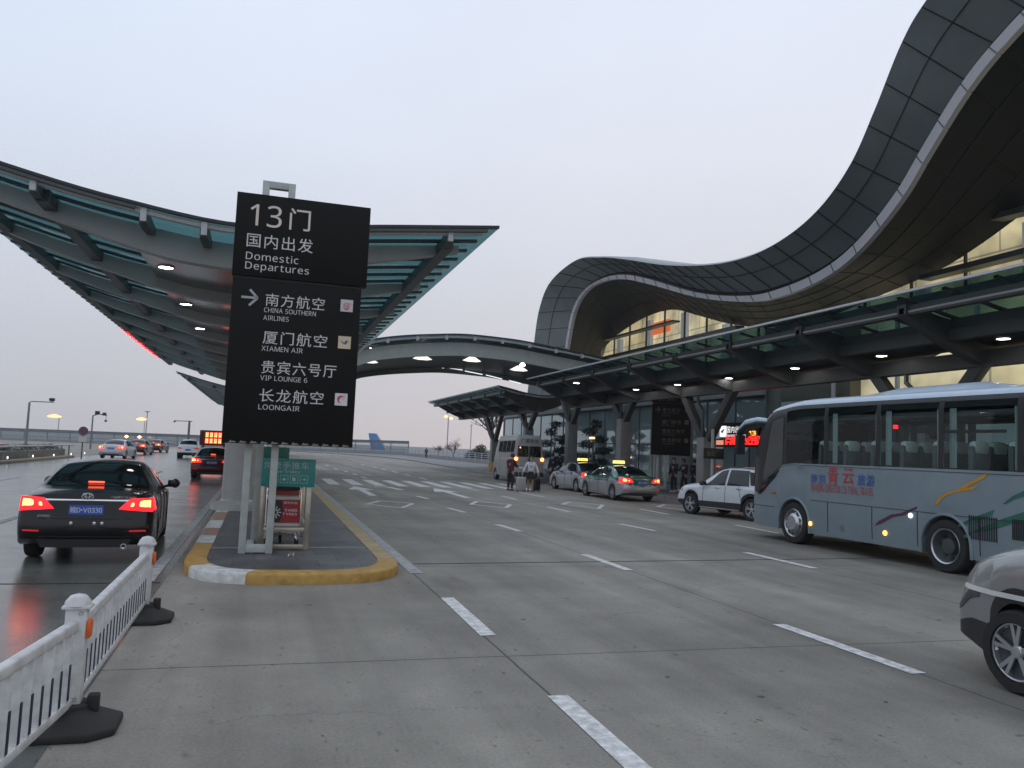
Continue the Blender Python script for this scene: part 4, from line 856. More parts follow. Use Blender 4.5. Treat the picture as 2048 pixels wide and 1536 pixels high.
b = PY(943, 850, 140); t = thing('street_lamp', 'thin unlit pole left of the round bush', 'street lamp', (b.x, 140, 0)); MB().tube([(0, 0, 0), (0, 0, b.z)], .08, 8).build('pole', MATS['far_pole'], t); MB().box((0, 0, b.z), (.5, .2, .1)).build('lamp_head', GUT, t)
b = PY(167, 862, 62); t = thing('road_sign', 'round red and blue no stopping sign with a white plate below it', 'sign', (b.x, 62, 0))
MB().tube([(0, 0, 0), (0, 0, b.z)], .04, 8).build('post', DSTEEL, t); f = MB(); f.lathe([(0, -.055), (.27, -.055)], (0, 0, b.z), 24, 0, 'y'); f.build('blue_face', M('sign_blue', (.10, .09, .17), .5, var=.05), t)
f = MB(); f.lathe([(.225, -.062), (.305, -.062), (.305, -.03), (0, -.03)], (0, 0, b.z), 24, 0, 'y'); f.bar((-.17, -.062, b.z+.17), (.17, -.062, b.z-.17), .05, .01, up=(0, 1, 0)); f.build('red_ring', M('sign_red', (.24, .05, .06), .5, var=.05), t)
MB().bx((-.26, -.05, b.z-.75), (.26, -.03, b.z-.38)).build('plate', LET, t)
# LED board on the road
b = PY(427, 876, 58); t = thing('led_board', 'dark red message board with eight glowing LED digits left of the black sign', 'sign', (b.x, 58, 0))
MB().bx((-.86, -.1, b.z-.5), (.9, .1, b.z+.5)).build('housing', M('board_maroon', (.10, .02, .03), .5, var=.1), t, bevel=.02)
for x in (-.6, .7): MB().bx((x-.05, -.05, 0), (x+.05, .05, b.z-.5)).build('leg', DSTEEL, t)
for r_ in range(2):
    for c_ in range(4):
        d = MB()
        x, z = -.40+c_*.27, b.z+.20-r_*.40
        d.bx((x-.11, -.135, z-.17), (x+.11, -.11, z+.17)); o = d.build('led_digit', LEDR, t)
        e = MB()
        for k in range(2):
            for j in range(3): e.box((x-.045+.09*k, -.14, z-.1+.1*j), (.06, .012, .07))
        e.build('led_dots', LEDC, o, smooth=None)
# aircraft tail
b = PY(755, 905, 330); t = thing('aircraft', 'blue aircraft tail fin rising behind the glass fence', 'aircraft', (b.x, 330, 0))
def tp(x, y): v = PY(x, y, 330); return (v.x-b.x, v.z)
TB = M('tail_blue', (.03, .19, .46), .4, var=.05)
MB().prism([tp(737, 866), tp(752, 867), tp(775, 906), tp(743, 906)], 'y', -.25, .25).build('tail_fin', TB, t, bevel=.1)
MB().prism([tp(752, 867), tp(754, 867.3), tp(779, 906), tp(775, 906)], 'y', -.3, .3).build('fin_edge', LET, t)
f = MB(); f.lathe([(.3, -8), (1.6, -3), (1.95, 3), (1.95, 22)], (tp(760, 911)[0], 6, tp(760, 911)[1]-.3), 20, axis='y'); f.build('fuselage', LET, t)
MB().prism([tp(731, 902), tp(738, 896), tp(741, 903), tp(741, 906), tp(731, 906)], 'y', -6, -5.6).build('red_tail_mark', M('tail_red', (.45, .09, .06), .5, var=.05), t)
# ================================================================ vehicles
class Car:
    """body skin sampled from side, plan and height curves: y runs from the tail (0) to the nose (L)"""
    def __init__(s, L, zt, zb, w, wb, wt, zl, wheels, R, Ra, rear=(.10, 0, .0), front=.22, hump=None):
        s.L = L; s.zt, s.zb, s.w, s.wb, s.wt, s.zlf = map(pch, (zt, zb, w, wb, wt, zl)); s.wheels = wheels; s.R, s.Ra = R, Ra; s.rc, s.rs, s.rb = rear; s.fc = front
    def zl(s, y):
        z = s.zlf(y)
        for yw in s.wheels:
            d = abs(y-yw)
            if d < s.Ra: z = max(z, s.R+math.sqrt(s.Ra**2-d*d))
        return z
    def warp(s, p):
        x, y, z = p; W = s.w(min(max(y, .5), s.L-.5)); q = min(1, abs(x)/W)
        k = max(0, 1-y/.9); y += s.rc*q**3*k + k*k*(s.rs*max(0, z-.75) - s.rb*math.exp(-((z-.52)/.16)**2))
        k = max(0, 1-(s.L-y)/1.0); y -= s.fc*q**2.6*k
        return Vector((x, y, z))
    def ring(s, y):
        e = 1
        for d in (y, s.L-y):
            if d < .09: e -= .05*((.09-d)/.09)**2
        zl, zb, zt, w, wb, wt = s.zl(y), s.zb(y), s.zt(y), s.w(y)*e, s.wb(y)*e, s.wt(y)*e
        zt = max(zt, zb+.02); zl = min(zl, zb-.08); hr = min(.07, .45*(zt-zb)); h = zb-zl
        return [(0, zl), (w-.25, zl), (w*.985, zl), (w, zl+.33*h), (w*.995, zl+.74*h), (wb, zb), ((wb+wt)/2+.02*min(1, (zt-zb)*3), (zb+zt-hr)/2), (wt, zt-hr), (wt*.62, zt-hr*.28), (0, zt)]
    def S0(s, y, k):
        P = s.ring(y)
        if k <= 2: i = min(int(k), 1); t = k-i; a, b = P[i], P[i+1]; return (a[0]+(b[0]-a[0])*t, y, a[1]+(b[1]-a[1])*t)
        i = min(int(k), 8); t = k-i
        Q = P+[(-P[8][0], P[8][1])]; a = Q[i-1] if i > 2 else Q[2]; b, c, d = Q[i], Q[i+1], Q[min(i+2, 10)]
        f = lambda a, b, c, d: .5*((2*b)+(c-a)*t+(2*a-5*b+4*c-d)*t*t+(3*b-a-3*c+d)*t**3)
        return (f(a[0], b[0], c[0], d[0]), y, f(a[1], b[1], c[1], d[1]))
    def S(s, y, k, off=0, sg=1):
        p = Vector(s.S0(y, k))
        if off:
            e = 1e-3; a = Vector(s.S0(y+e, k))-Vector(s.S0(y-e, k)); b = Vector(s.S0(y, min(9, k+e)))-Vector(s.S0(y, k-e)); n = b.cross(a)
            if n.length > 1e-12:
                n.normalize()
                if n.x < 0 or (abs(n.x) < 1e-4 and n.z < 0): n = -n
                p += n*off
        p = s.warp(p); return Vector((p.x*sg, p.y, p.z))
    def ksolve(s, y, z):
        a, b = 2.0, 5.0
        for _ in range(30):
            m = (a+b)/2
            if s.S0(y, m)[2] < z: a = m
            else: b = m
        return (a+b)/2
    def body(s, mats, cls=None, holes=None, extra=()):
        m = MB(); ys = {0, .02, .05, .09, s.L-.09, s.L-.05, s.L-.02, s.L}; y = .15
        while y < s.L-.1: ys.add(round(y, 3)); y += .1
        for yw in s.wheels:
            for j in range(13): ys.add(yw-s.Ra*math.cos(math.pi*j/12))
            ys.add(yw-s.Ra-.002); ys.add(yw+s.Ra+.002)
        ys |= set(extra); ys = sorted(q for q in ys if 0 <= q <= s.L)
        ks = [0, 1, 2]+[2+.25*j for j in range(1, 29)]
        for sg in (1, -1):
            rows = [[s.S(y, k, 0, sg) for k in ks] for y in ys]; n = len(ks); o = len(m.v); m.v += [tuple(p) for r in rows for p in r]
            for i in range(len(ys)-1):
                for j in range(n-1):
                    yc, kc = (ys[i]+ys[i+1])/2, (ks[j]+ks[j+1])/2
                    if holes and holes(yc, kc): continue
                    f = (o+i*n+j, o+i*n+j+1, o+(i+1)*n+j+1, o+(i+1)*n+j); m.f.append(f); m.m.append(cls(yc, kc, rows[i][j].z) if cls else 0)
            for y in (0, s.L):
                zc = .6; base = [s.S0(y, k) for k in ks]; prev = None; vs = []
                for q in (1, .93, .8, .6, .35, .0):
                    vs.append([s.warp((p[0]*q, y, zc+(p[2]-zc)*q)) for p in base])
                vs = [[(p.x*sg, p.y, p.z) for p in r] for r in vs]; o = len(m.v); m.v += [p for r in vs for p in r]
                for a in range(5):
                    for j in range(n-1): m.f.append((o+a*n+j, o+a*n+j+1, o+(a+1)*n+j+1, o+(a+1)*n+j)); m.m.append(cls(y, 99, vs[a][j][2]) if cls else 0)
        return m
    def patch(s, m, y0, y1, k0, k1, nu=8, nv=6, off=.006, sg=1, mi=0):
        """y0,y1: (at k0, at k1) pairs"""
        rows = []
        for i in range(nu+1):
            u = i/nu; r = []
            for j in range(nv+1):
                v = j/nv; a = y0[0]+(y0[1]-y0[0])*v; b = y1[0]+(y1[1]-y1[0])*v; r.append(s.S(a+(b-a)*u, k0+(k1-k0)*v, off, sg))
            rows.append(r)
        m.grid(rows, mi)
    def end(s, poly, off=.01, rear=True, n=6):
        """four-corner patch in x,z laid on the end face"""
        a, b, c, d = poly; rows = []
        for i in range(n+1):
            r = []
            for j in range(n+1):
                u, v = i/n, j/n; x = (a[0]*(1-u)+b[0]*u)*(1-v)+(d[0]*(1-u)+c[0]*u)*v; z = (a[1]*(1-u)+b[1]*u)*(1-v)+(d[1]*(1-u)+c[1]*u)*v
                bul = off*(.35+.65*min(1, 4*u*(1-u)*4*v*(1-v)+.0))
                p = s.warp((x, 0 if rear else s.L, z)); r.append((p.x, p.y+(-bul if rear else bul), p.z))
            rows.append(r)
        return rows
def wheel(parent, x, y, R, wd, sg, style, rim=None):
    o = MB().lathe([(0, -.05), (R*.66, -.05), (R*.66, .02), (0, .02)], (x-sg*wd*.30, y, R), 20, axis='x').build('wheel', DSTEEL, parent)
    h = wd/2; r = R*.70
    MB().lathe([(r, -h), (R*.93, -h), (R*.985, -h*.8), (R, -h*.5), (R, h*.5), (R*.985, h*.8), (R*.93, h), (r*1.04, h*1.02), (r, h*.9), (r*.97, h*.6), (r*.97, -h)], (x, y, R), 36, axis='x').build('tyre', TYRE, o)
    m = MB(); c = (x+sg*h*.70, y, R); q = sg
    if style == 'bus_front':
        m.lathe([(r, q*.03), (r*.94, q*.05), (r*.80, q*.0), (r*.62, q*.06), (r*.50, q*.10), (r*.3, q*.10), (0, q*.11)], c, 30, axis='x')
        for j in range(10):
            a = j*.628; m.lathe([(0, q*.115), (.03, q*.115), (.035, q*.085)], (c[0], c[1]+r*.42*math.cos(a), c[2]+r*.42*math.sin(a)), 8, axis='x')
            a += .314; m.lathe([(0, q*.047), (.055, q*.045)], (c[0], c[1]+r*.71*math.cos(a), c[2]+r*.71*math.sin(a)), 10, 1, axis='x')
    elif style == 'bus_rear':
        m.lathe([(r, q*.02), (r*.95, q*.05), (r*.88, q*.03), (r*.84, -q*.14)], c, 30, axis='x'); m.lathe([(r*.84, -q*.14), (r*.5, -q*.16), (r*.42, -q*.03), (r*.2, -q*.02), (0, -q*.02)], c, 30, 1, axis='x')
        for j in range(8): a = j*.785; m.lathe([(0, -q*.125), (.05, -q*.125), (.06, -q*.16)], (c[0], c[1]+r*.66*math.cos(a), c[2]+r*.66*math.sin(a)), 8, 2, axis='x')
    else:
        n = {'five': 5, 'ten': 10, 'twin': 5}[style]
        m.lathe([(r, q*.0), (r*.99, q*.02), (r*.92, q*.015), (r*.90, -q*.03)], c, 30, axis='x'); m.lathe([(r*.90, -q*.03), (0, -q*.035)], c, 24, 1, axis='x')
        m.lathe([(r*.26, q*.0), (r*.2, q*.02), (0, q*.025)], c, 14, axis='x')
        for j in range(n):
            for da in ((-.17, .17) if style == 'twin' else (0,)):
                a = j*2*math.pi/n+.3; a2 = a+da; w = {'five': .10, 'ten': .045, 'twin': .045}[style]
                m.bar((c[0]+q*.005, c[1]+r*.18*math.cos(a), c[2]+r*.18*math.sin(a)), (c[0]+q*.008, c[1]+r*.93*math.cos(a2), c[2]+r*.93*math.sin(a2)), .02, r*w*3, up=(0, -math.sin(a2), math.cos(a2)))
    m.build('rim', rim or [ALLOY, DSTEEL, BLK], o)
def seam_lines(C, m, specs, mi, sgs=(1, -1)):
    for sg in sgs:
        for y0, y1, k0, k1 in specs:
            n = 10; 
            for i in range(n):
                a, b = i/n, (i+1)/n; p = C.S(y0+(y1-y0)*a, k0+(k1-k0)*a, .002, sg); q = C.S(y0+(y1-y0)*b, k0+(k1-k0)*b, .002, sg); m.bar(p, q, .012, .008, mi, up=(0, 1, 0))
def mirror(C, t, y, mat, k=5.15, sgs=(1, -1)):
    for sg in sgs:
        p = C.S(y, k, 0, sg); m = MB(); m.bar(p, p+Vector((sg*.12, 0, .03)), .05, .05)
        m.lathe([(0, -.10), (.06, -.09), (.085, -.04), (.085, .03), (.05, .07), (0, .08)], (p.x+sg*.19, p.y+.02, p.z+.06), 12, axis='y'); m.box((p.x+sg*.15, p.y-.03, p.z+.06), (.17, .11, .13)); m.build('mirror', mat, t, bevel=.02)
SED = dict(L=4.8, zt=[(0, 1.02), (.25, 1.06), (.62, 1.085), (.78, 1.10), (1.2, 1.30), (1.65, 1.435), (2.2, 1.475), (2.8, 1.44), (3.2, 1.28), (3.62, 1.06), (4.2, .96), (4.6, .84), (4.8, .68)],
           zb=[(0, .93), (.5, .985), (2, .97), (3.6, .93), (4.3, .85), (4.65, .72), (4.8, .6)], w=[(0, .885), (.5, .905), (2.4, .91), (4.0, .90), (4.8, .83)],
           wb=[(0, .80), (.6, .85), (2.4, .865), (3.6, .84), (4.4, .78), (4.8, .70)], wt=[(0, .70), (.7, .72), (1.3, .63), (1.8, .575), (2.7, .565), (3.3, .66), (3.65, .70), (4.8, .62)],
           zl=[(0, .36), (.25, .27), (.6, .22), (4.2, .22), (4.8, .28)], wheels=(1.02, 3.80), R=.325, Ra=.375, rear=(.16, .16, .06), front=.3)
def sedan(label, loc, rz, paint, group=None, plate=None, lights='brake', emblem=False, detail=2, taxi=None, silver_low=None, left_only=False):
    C = Car(**SED); t = thing('sedan', label, 'car', loc, rz, group)
    mats = [paint, silver_low or paint, CLAD, SEAM]
    def cls(y, k, z):
        if silver_low and (z < .70 if k == 99 else k < 4.05): return 1
        return 0
    b = C.body(mats, cls)
    if detail > 1: seam_lines(C, b, [(1.45, 1.62, 3.2, 5), (2.38, 2.38, 2.3, 5), (3.32, 3.30, 2.3, 5), (1.62, 3.3, 2.35, 2.35)], 3)
    body = b.build('body', mats, t, smooth=40)
    def P(nm, mat, args, both=True, parent=None, **kw):
        for sg in ((1, -1) if both else (1,)):
            m = MB(); C.patch(m, *args, sg=sg, **kw)
            m.build(nm, mat, parent or t, smooth=60)
    def PC(nm, mat, y0, y1, k0, parent=None, **kw):   # centre panes, both halves in one mesh
        m = MB(); C.patch(m, y0, y1, k0, 8.999, sg=1, **kw); C.patch(m, y0, y1, k0, 8.999, sg=-1, **kw); return m.build(nm, mat, parent or t, smooth=60)
    rw = PC('rear_window', CGLASS, (.80, .74), (1.56, 1.62), 7.12, nu=8, nv=8); PC('windscreen', CGLASS, (2.86, 2.80), (3.50, 3.60), 7.15, nu=8, nv=8)
    P('side_window', CGLASS2 if detail > 1 else CGLASS, ((1.30, 1.72), (2.34, 2.34), 5.12, 6.85)); P('side_window', CGLASS2 if detail > 1 else CGLASS, ((2.42, 2.42), (3.38, 2.82), 5.12, 6.85))
    if detail > 1: P('quarter_window', CGLASS, ((1.02, 1.55), (1.25, 1.68), 5.15, 6.6))
    for x in (-1, 1):
        for y in C.wheels: wheel(t, x*(.905-.115), y, .325, .21, x, 'ten' if detail > 1 else 'five')
    mirror(C, t, 3.22, paint)
    core = RED_C if lights else RED_D
    for sg in (1, -1):
        m = MB(); m.grid(C.end([(sg*.42, .80), (sg*.875, .76), (sg*.865, .965), (sg*.56, .95)], .022)); 
        for y0, y1 in ((0, .34),):
            C.patch(m, (y0, y0), (y1*.8, y1), C.ksolve(.1, .78), C.ksolve(.1, .93), off=.008, sg=sg)
        tl = m.build('tail_light', RED_M if lights else RED_D, t, smooth=60)
        if lights:
            c = MB(); c.grid(C.end([(sg*.66, .825), (sg*.84, .825), (sg*.835, .93), (sg*.68, .93)], .034), 0)
            c.grid(C.end([(sg*.56, .83), (sg*.625, .83), (sg*.63, .90), (sg*.585, .90)], .03), 0); c.build('lit_lamp', core, tl, smooth=60)
        m = MB(); m.grid(C.end([(sg*.58, .475), (sg*.80, .475), (sg*.80, .50), (sg*.58, .50)], .012)); m.build('reflector', RED_D, t, smooth=60)
    if lights == 'brake' and not taxi:
        p = C.S(.86, 8.9, .012); MB().box((0, p.y, p.z+.012), (.22, .02, .018)).build('high_brake_light', RED_H, rw, smooth=None)
    ch = MB(); ch.grid(C.end([(-.50, .905), (.50, .905), (.56, .935), (-.56, .935)], .02)); ch.build('chrome_strip', CHROME, t)
    pl = MB(); yb = C.warp((0, 0, .8)).y; pl.bx((-.225, yb-.022, .72), (.225, yb-.01, .855)); pl = pl.build('number_plate', PLATEB, t)
    if plate:
        m = MB(); text(m, plate, (-.205, yb-.022, .742), (1, 0, 0), (0, 0, 1), height=.088, width=.41, depth=.002, weight=.012); m.build('plate_lettering', LET, pl, smooth=None)
    bm_ = MB(); bm_.grid(C.end([(-.80, .40), (.80, .40), (.84, .415), (-.84, .415)], .006)); bm_.grid(C.end([(-.84, .655), (.84, .655), (.85, .668), (-.85, .668)], .004)); bm_.build('bumper_line', SEAM, t)
    m = MB(); m.grid(C.end([(-.55, .25), (.55, .25), (.62, .37), (-.62, .37)], .006)); m.build('lower_bumper', CLAD, t)
    if detail > 1:
        for sg in (-1, 1): 
            for y in (1.58, 2.50): p = C.S(y, 4.75, .02, sg); MB().box((p.x, p.y+.12, p.z), (.025, .19, .03)).build('door_handle', CHROME if not silver_low else paint, t, bevel=.008)
        MB().lathe([(.03, 0), (.04, 0), (.042, .12), (.03, .12)], (.52, C.warp((.52, 0, .27)).y-.02, .265), 14, axis='y').build('exhaust', CHROME, t)
    if emblem:
        e = MB(); ye = C.warp((0, 0, .985)).y-.016
        def ell(cx, cz, a, b_): e.tube([(cx+a*math.cos(q*.2618), ye, cz+b_*math.sin(q*.2618)) for q in range(25)], .0075, 5)
        ell(0, .975, .075, .05); ell(0, .975, .026, .048); ell(0, .992, .052, .024); e.build('emblem', CHROME, t)
        m = MB(); ys_ = C.warp((.45, 0, .97)).y-.012
        text(m, 'CAMRY Grande', (.30, ys_, .955), (1, .03, 0), (0, 0, 1), height=.035, width=.34, depth=.002, shear=.2); text(m, '240G', (-.62, C.warp((.5, 0, .69)).y-.012, .685), (1, -.05, 0), (0, 0, 1), height=.028, width=.16, depth=.002, shear=.2); m.build('badge_lettering', CHROME, t, smooth=None)
        for x in (-.18, .12, .22): p = C.warp((x, 0, .60)); MB().lathe([(0, -.012), (.022, -.008), (.026, 0)], (x, p.y, .60), 10, axis='y').build('parking_sensor', CHROME, t)
    if taxi:
        tb_ = MB().box((0, 2.25, 1.50), (.62, .16, .05)); tb_ = tb_.build('roof_bar', BLK, t); m = MB(); m.prism([(-.27, 1.525), (.27, 1.525), (.25, 1.655), (-.25, 1.655)], 'y', 2.17, 2.33); m.build('roof_light', TAXIY, t, bevel=.02)
        m = MB(); text(m, 'TAXI', (-.2, 2.165, 1.55), (1, 0, 0), (0, 0, 1), height=.075, width=.4, depth=.004); m.build('roof_lettering', M('taxi_text', (.25, .12, .02), .6, var=0) if 'taxi_text' not in MATS else MATS['taxi_text'], tb_, smooth=None)
    return t
sedan('black sedan with glowing brake lights and a blue number plate, beside the white railing', (-2.36, 13.06, .004), R_(3.0), PBLK, plate='皖D·V0330', emblem=True)
sedan('dark hatch tailed sedan braking beside the round column, ahead of the black sedan', (-2.12, 39.0, .004), 0, PMAR, plate='浙A·88105')
sedan('pale grey sedan with amber lit tail lamps beside the end of the planter', (-10.9, 67.5, .004), R_(-5), PSED, lights='amber', plate='浙A·61873', detail=1)
sedan('red car braking behind the pale grey sedan, nearer of two', (-11.55, 84, .004), R_(-4), PMAR, 'red cars far up the left road', detail=1)
sedan('red car braking farthest up the left road', (-11.9, 99, .004), R_(-8), PMAR, 'red cars far up the left road', detail=1)
sedan('white car behind the planted median at the left edge', (-18.6, 60, -.15), R_(78), PWHT, detail=1, lights='brake')
sedan('dark car partly hidden behind the planted median hedge', (-17.4, 66, -.15), R_(82), PBLK, detail=1, lights=None)
sedan('green over silver taxi with a lit roof sign, nearer the camera', (15.12, 30.6, 0), R_(2), PGRN, 'taxis at the kerb', plate='浙A·T7851', taxi=True, silver_low=PSIL)
sedan('navy over silver taxi with a lit roof sign, ahead of the green one', (15.75, 36.3, 0), R_(3), PBLU, 'taxis at the kerb', plate='浙A·T2206', taxi=True, silver_low=PSIL)
SUVT = dict(L=4.45, zt=[(0, 1.06), (.06, 1.2), (.25, 1.45), (.5, 1.58), (1.2, 1.665), (1.9, 1.67), (2.35, 1.59), (2.8, 1.36), (3.2, 1.13), (3.8, 1.05), (4.25, .94), (4.45, .76)],
            zb=[(0, .98), (.4, 1.06), (2, 1.03), (3.3, .98), (4.0, .93), (4.3, .80), (4.45, .64)], w=[(0, .86), (.4, .905), (2.2, .915), (3.8, .91), (4.45, .82)],
            wb=[(0, .80), (.5, .86), (2.2, .87), (3.4, .85), (4.1, .79), (4.45, .7)], wt=[(0, .74), (.4, .66), (1.2, .63), (2.2, .63), (2.7, .66), (3.4, .72), (4.45, .64)],
            zl=[(0, .45), (.3, .30), (.7, .26), (3.8, .26), (4.45, .38)], wheels=(.86, 3.52), R=.355, Ra=.415, rear=(.16, .12, .05), front=.34)
def suv(label, loc, rz, paint, lights=None, low=2.55, plate=None, style='twin', strip=None, tall=False):
    T_ = dict(SUVT)
    if tall: T_.update(zt=[(0, 1.2), (.1, 1.5), (.4, 1.75), (1.2, 1.85), (2.0, 1.84), (2.6, 1.62), (3.05, 1.40), (3.4, 1.33), (3.75, 1.26), (4.05, 1.16), (4.3, 1.04), (4.45, .84)], zb=[(0, 1.1), (2, 1.15), (3.3, 1.18), (3.9, 1.10), (4.25, .98), (4.45, .72)])
    C = Car(**T_); t = thing('crossover_car', label, 'car', loc, rz)
    mats = [paint, CLAD, SEAM]
    arch = lambda y: any(abs(y-yw) < C.Ra+.09 for yw in C.wheels)
    def cls(y, k, z):
        if k == 99: return 1 if z < .52 else 0
        return 1 if (k < low+.35 or (arch(y) and k < 3.0)) else 0
    b = C.body(mats, cls); seam_lines(C, b, [(1.28, 1.42, 3.4, 5), (1.94, 1.94, 2.9, 5), (2.92, 2.90, 2.9, 5)], 2); b.build('body', mats, t, smooth=40)
    def P(nm, mat, *a, **k):
        for sg in (1, -1): m = MB(); C.patch(m, *a, sg=sg, **k); m.build(nm, mat, t, smooth=60)
    def PC(nm, mat, y0, y1, k0):
        m = MB(); C.patch(m, y0, y1, k0, 8.999, sg=1); C.patch(m, y0, y1, k0, 8.999, sg=-1); m.build(nm, mat, t, smooth=60)
    PC('rear_window', CGLASS, (.10, .08), (.50, .52), 7.1); PC('windscreen', CGLASS, (2.38, 2.32), (3.06, 3.16), 7.12)
    P('side_window', CGLASS2, (.98, 1.12), (1.90, 1.90), 5.1, 6.85); P('side_window', CGLASS2, (1.98, 1.98), (2.94, 2.28), 5.1, 6.85); P('quarter_window', CGLASS, (.52, .75), (.93, 1.10), 5.25, 6.7)
    P('sill_strip', CHROME, (1.35, 1.35), (3.05, 3.05), 2.12, 2.3, off=.01)
    for x in (-1, 1):
        for y in C.wheels: wheel(t, x*(.91-.12), y, .355, .225, x, style)
        for y in (1.28, 2.18): p = C.S(y, 4.7, .02, x); MB().box((p.x, p.y+.1, p.z), (.03, .2, .035)).build('door_handle', CHROME, t, bevel=.008)
        m = MB(); m.tube([C.S(y, 7.2, .035, x) for y in (.6, 1.0, 1.5, 2.0, 2.25)], .018, 6); m.build('roof_rail', DSTEEL, t)
        m = MB(); m.grid(C.end([(x*.42, .86), (x*.86, .84), (x*.85, .98), (x*.60, .97)], .02)); C.patch(m, (0, 0), (.2, .3), C.ksolve(.1, .86), C.ksolve(.1, .96), off=.01, sg=x); m.build('tail_light', RED_M if lights else RED_D, t, smooth=60)
        m = MB()
        if not tall: m.grid(C.end([(x*.40, .70), (x*.76, .71), (x*.76, .80), (x*.5, .78)], .02, False))
        C.patch(m, (C.L-.34, C.L-.30), (C.L, C.L), C.ksolve(C.L-.15, .71), C.ksolve(C.L-.15, .79), off=.01, sg=x); m.build('headlight', DSTEEL if tall else CHROME, t, smooth=60)
    mirror(C, t, 2.82, CLAD)
    yb = C.warp((0, 0, .8)).y; pl = MB().bx((-.22, yb-.03, .70), (.22, yb-.015, .84)).build('number_plate', PLATEB, t)
    m = MB(); m.grid(C.end([(-.6, .50), (.6, .50), (.6, .66), (-.6, .66)], .015, False)); m.build('grille', BLK, t)
    if strip:
        for sg in (1, -1):
            m = MB(); m.grid([[C.S(y, C.ksolve(y, z), .012, sg) for z in (strip, strip+.02, strip+.045)] for y in [C.L-2.2+2.18*i/40 for i in range(41)]]); m.build('bumper_strip', LET, t)
    return t
fx, rx = G(1383, 1028), G(1489, 1041)
ang = math.atan2(-(fx.x-rx.x), fx.y-rx.y)
dv = Vector((-math.sin(ang), math.cos(ang), 0)); sv = Vector((math.cos(ang), math.sin(ang), 0))
base = Vector((fx.x, fx.y, 0))-dv*3.52+sv*.80
suv('white crossover with black wheel arches pulling out ahead of the blue bus', (base.x, base.y, 0), ang, PWHT)
suv('white crossover driving away on the left road beside the dark lamp mast', (-6.15, 75.9, .004), 0, PWHT, low=2.3)
PSIL2 = M('paint_warm_silver', (.25, .25, .245), .34, metal=.3, var=.06, coat=.6)
suv('silver car entering the frame at the lower right corner, only its nose in view', (7.12, 1.98, 0), R_(-1), PSIL2, low=2.75, strip=.80, tall=True)
# ---------------------------------------------------------------- minibus
MIN = dict(L=5.4, zt=[(0, 2.5), (.03, 2.74), (.14, 2.84), (.5, 2.87), (4.0, 2.82), (4.4, 2.5), (4.75, 1.9), (4.95, 1.4), (5.25, 1.2), (5.4, .9)], zb=[(0, 1.42), (4.4, 1.40), (5.0, 1.15), (5.4, .7)], w=[(0, .93), (.3, .95), (4.8, .95), (5.4, .85)],
           wb=[(0, .93), (4.6, .94), (5.4, .8)], wt=[(0, .74), (.5, .74), (4.2, .76), (4.9, .8), (5.4, .7)], zl=[(0, .42), (.3, .34), (5.0, .34), (5.4, .4)], wheels=(1.1, 4.35), R=.36, Ra=.42, rear=(.05, .03, .02), front=.2)
PVAN = M('paint_van_grey', (.34, .34, .335), .4, var=.08, coat=.3)
def minibus():
    C = Car(**MIN); q = G(1010, 961); t = thing('minibus', 'pale high roofed minibus with glowing tail lamps behind the two travellers', 'minibus', (15.35, 46.3, 0), R_(-1.0))
    mats = [PVAN, CLAD, SEAM]; b = C.body(mats, lambda y, k, z: 1 if (k == 99 and z < .62) else 0); seam_lines(C, b, [(1.7, 1.7, 2.3, 5), (3.2, 3.2, 2.3, 5), (.02, 4.1, 6.9, 6.9)], 2); b.build('body', mats, t, smooth=40)
    for sg in (1, -1):
        for a, c in ((.25, 1.05), (1.15, 1.95), (2.05, 2.85), (2.95, 3.75)):
            m = MB(); C.patch(m, (a, a), (c, c), 5.1, 6.5, sg=sg, off=.008); m.build('side_window', CGLASS2, t, smooth=60)
        m = MB(); m.grid(C.end([(sg*.06, 1.55), (sg*.74, 1.55), (sg*.72, 2.2), (sg*.06, 2.2)], .012)); m.build('rear_window', CGLASS, t, smooth=None)
        m = MB(); m.grid(C.end([(sg*.76, 1.2), (sg*.90, 1.2), (sg*.90, 1.56), (sg*.76, 1.56)], .03)); tl = m.build('tail_light', RED_D, t, smooth=60)
        p = C.warp((sg*.82, 0, 1.42)); m = MB(); m.lathe([(.11, 0), (.08, -.03), (0, -.04)], (p.x, p.y-.025, 1.42), 14, axis='y'); m.build('lit_lamp', RED_C, tl)
        for y in C.wheels: wheel(t, sg*.82, y, .36, .22, sg, 'five')
    m = MB(); C.patch(m, (4.42, 4.38), (4.88, 4.9), 7.1, 8.999, sg=1); C.patch(m, (4.42, 4.38), (4.88, 4.9), 7.1, 8.999, sg=-1); m.build('windscreen', CGLASS, t)
    m = MB(); text(m, '广厦旅游', (-.55, -.0, 2.40), (1, 0, 0), (0, .1, 1), height=.24, width=1.1, depth=.004); m.build('roof_lettering', CLAD, t, smooth=None)
    MB().box((0, -.03, 1.35), (.22, .03, .07)).build('door_handle', BLK, t, bevel=.01); MB().box((-.05, -.03, .98), (.44, .02, .14)).build('number_plate', BLK, t); MB().bx((-.9, -.10, .42), (.9, .06, .60)).build('bumper', CLAD, t, bevel=.03)
    MB().box((0, -.02, 1.75), (.07, .02, .9)).build('door_split', SEAM, t)
    g = C.warp((-.6, 0, 2.1)); MB().lathe([(0, -.02), (.05, 0), (0, .01)], (-.58, g.y-.02, 2.1), 10, axis='y').build('marker_light', SODC, t)
minibus()
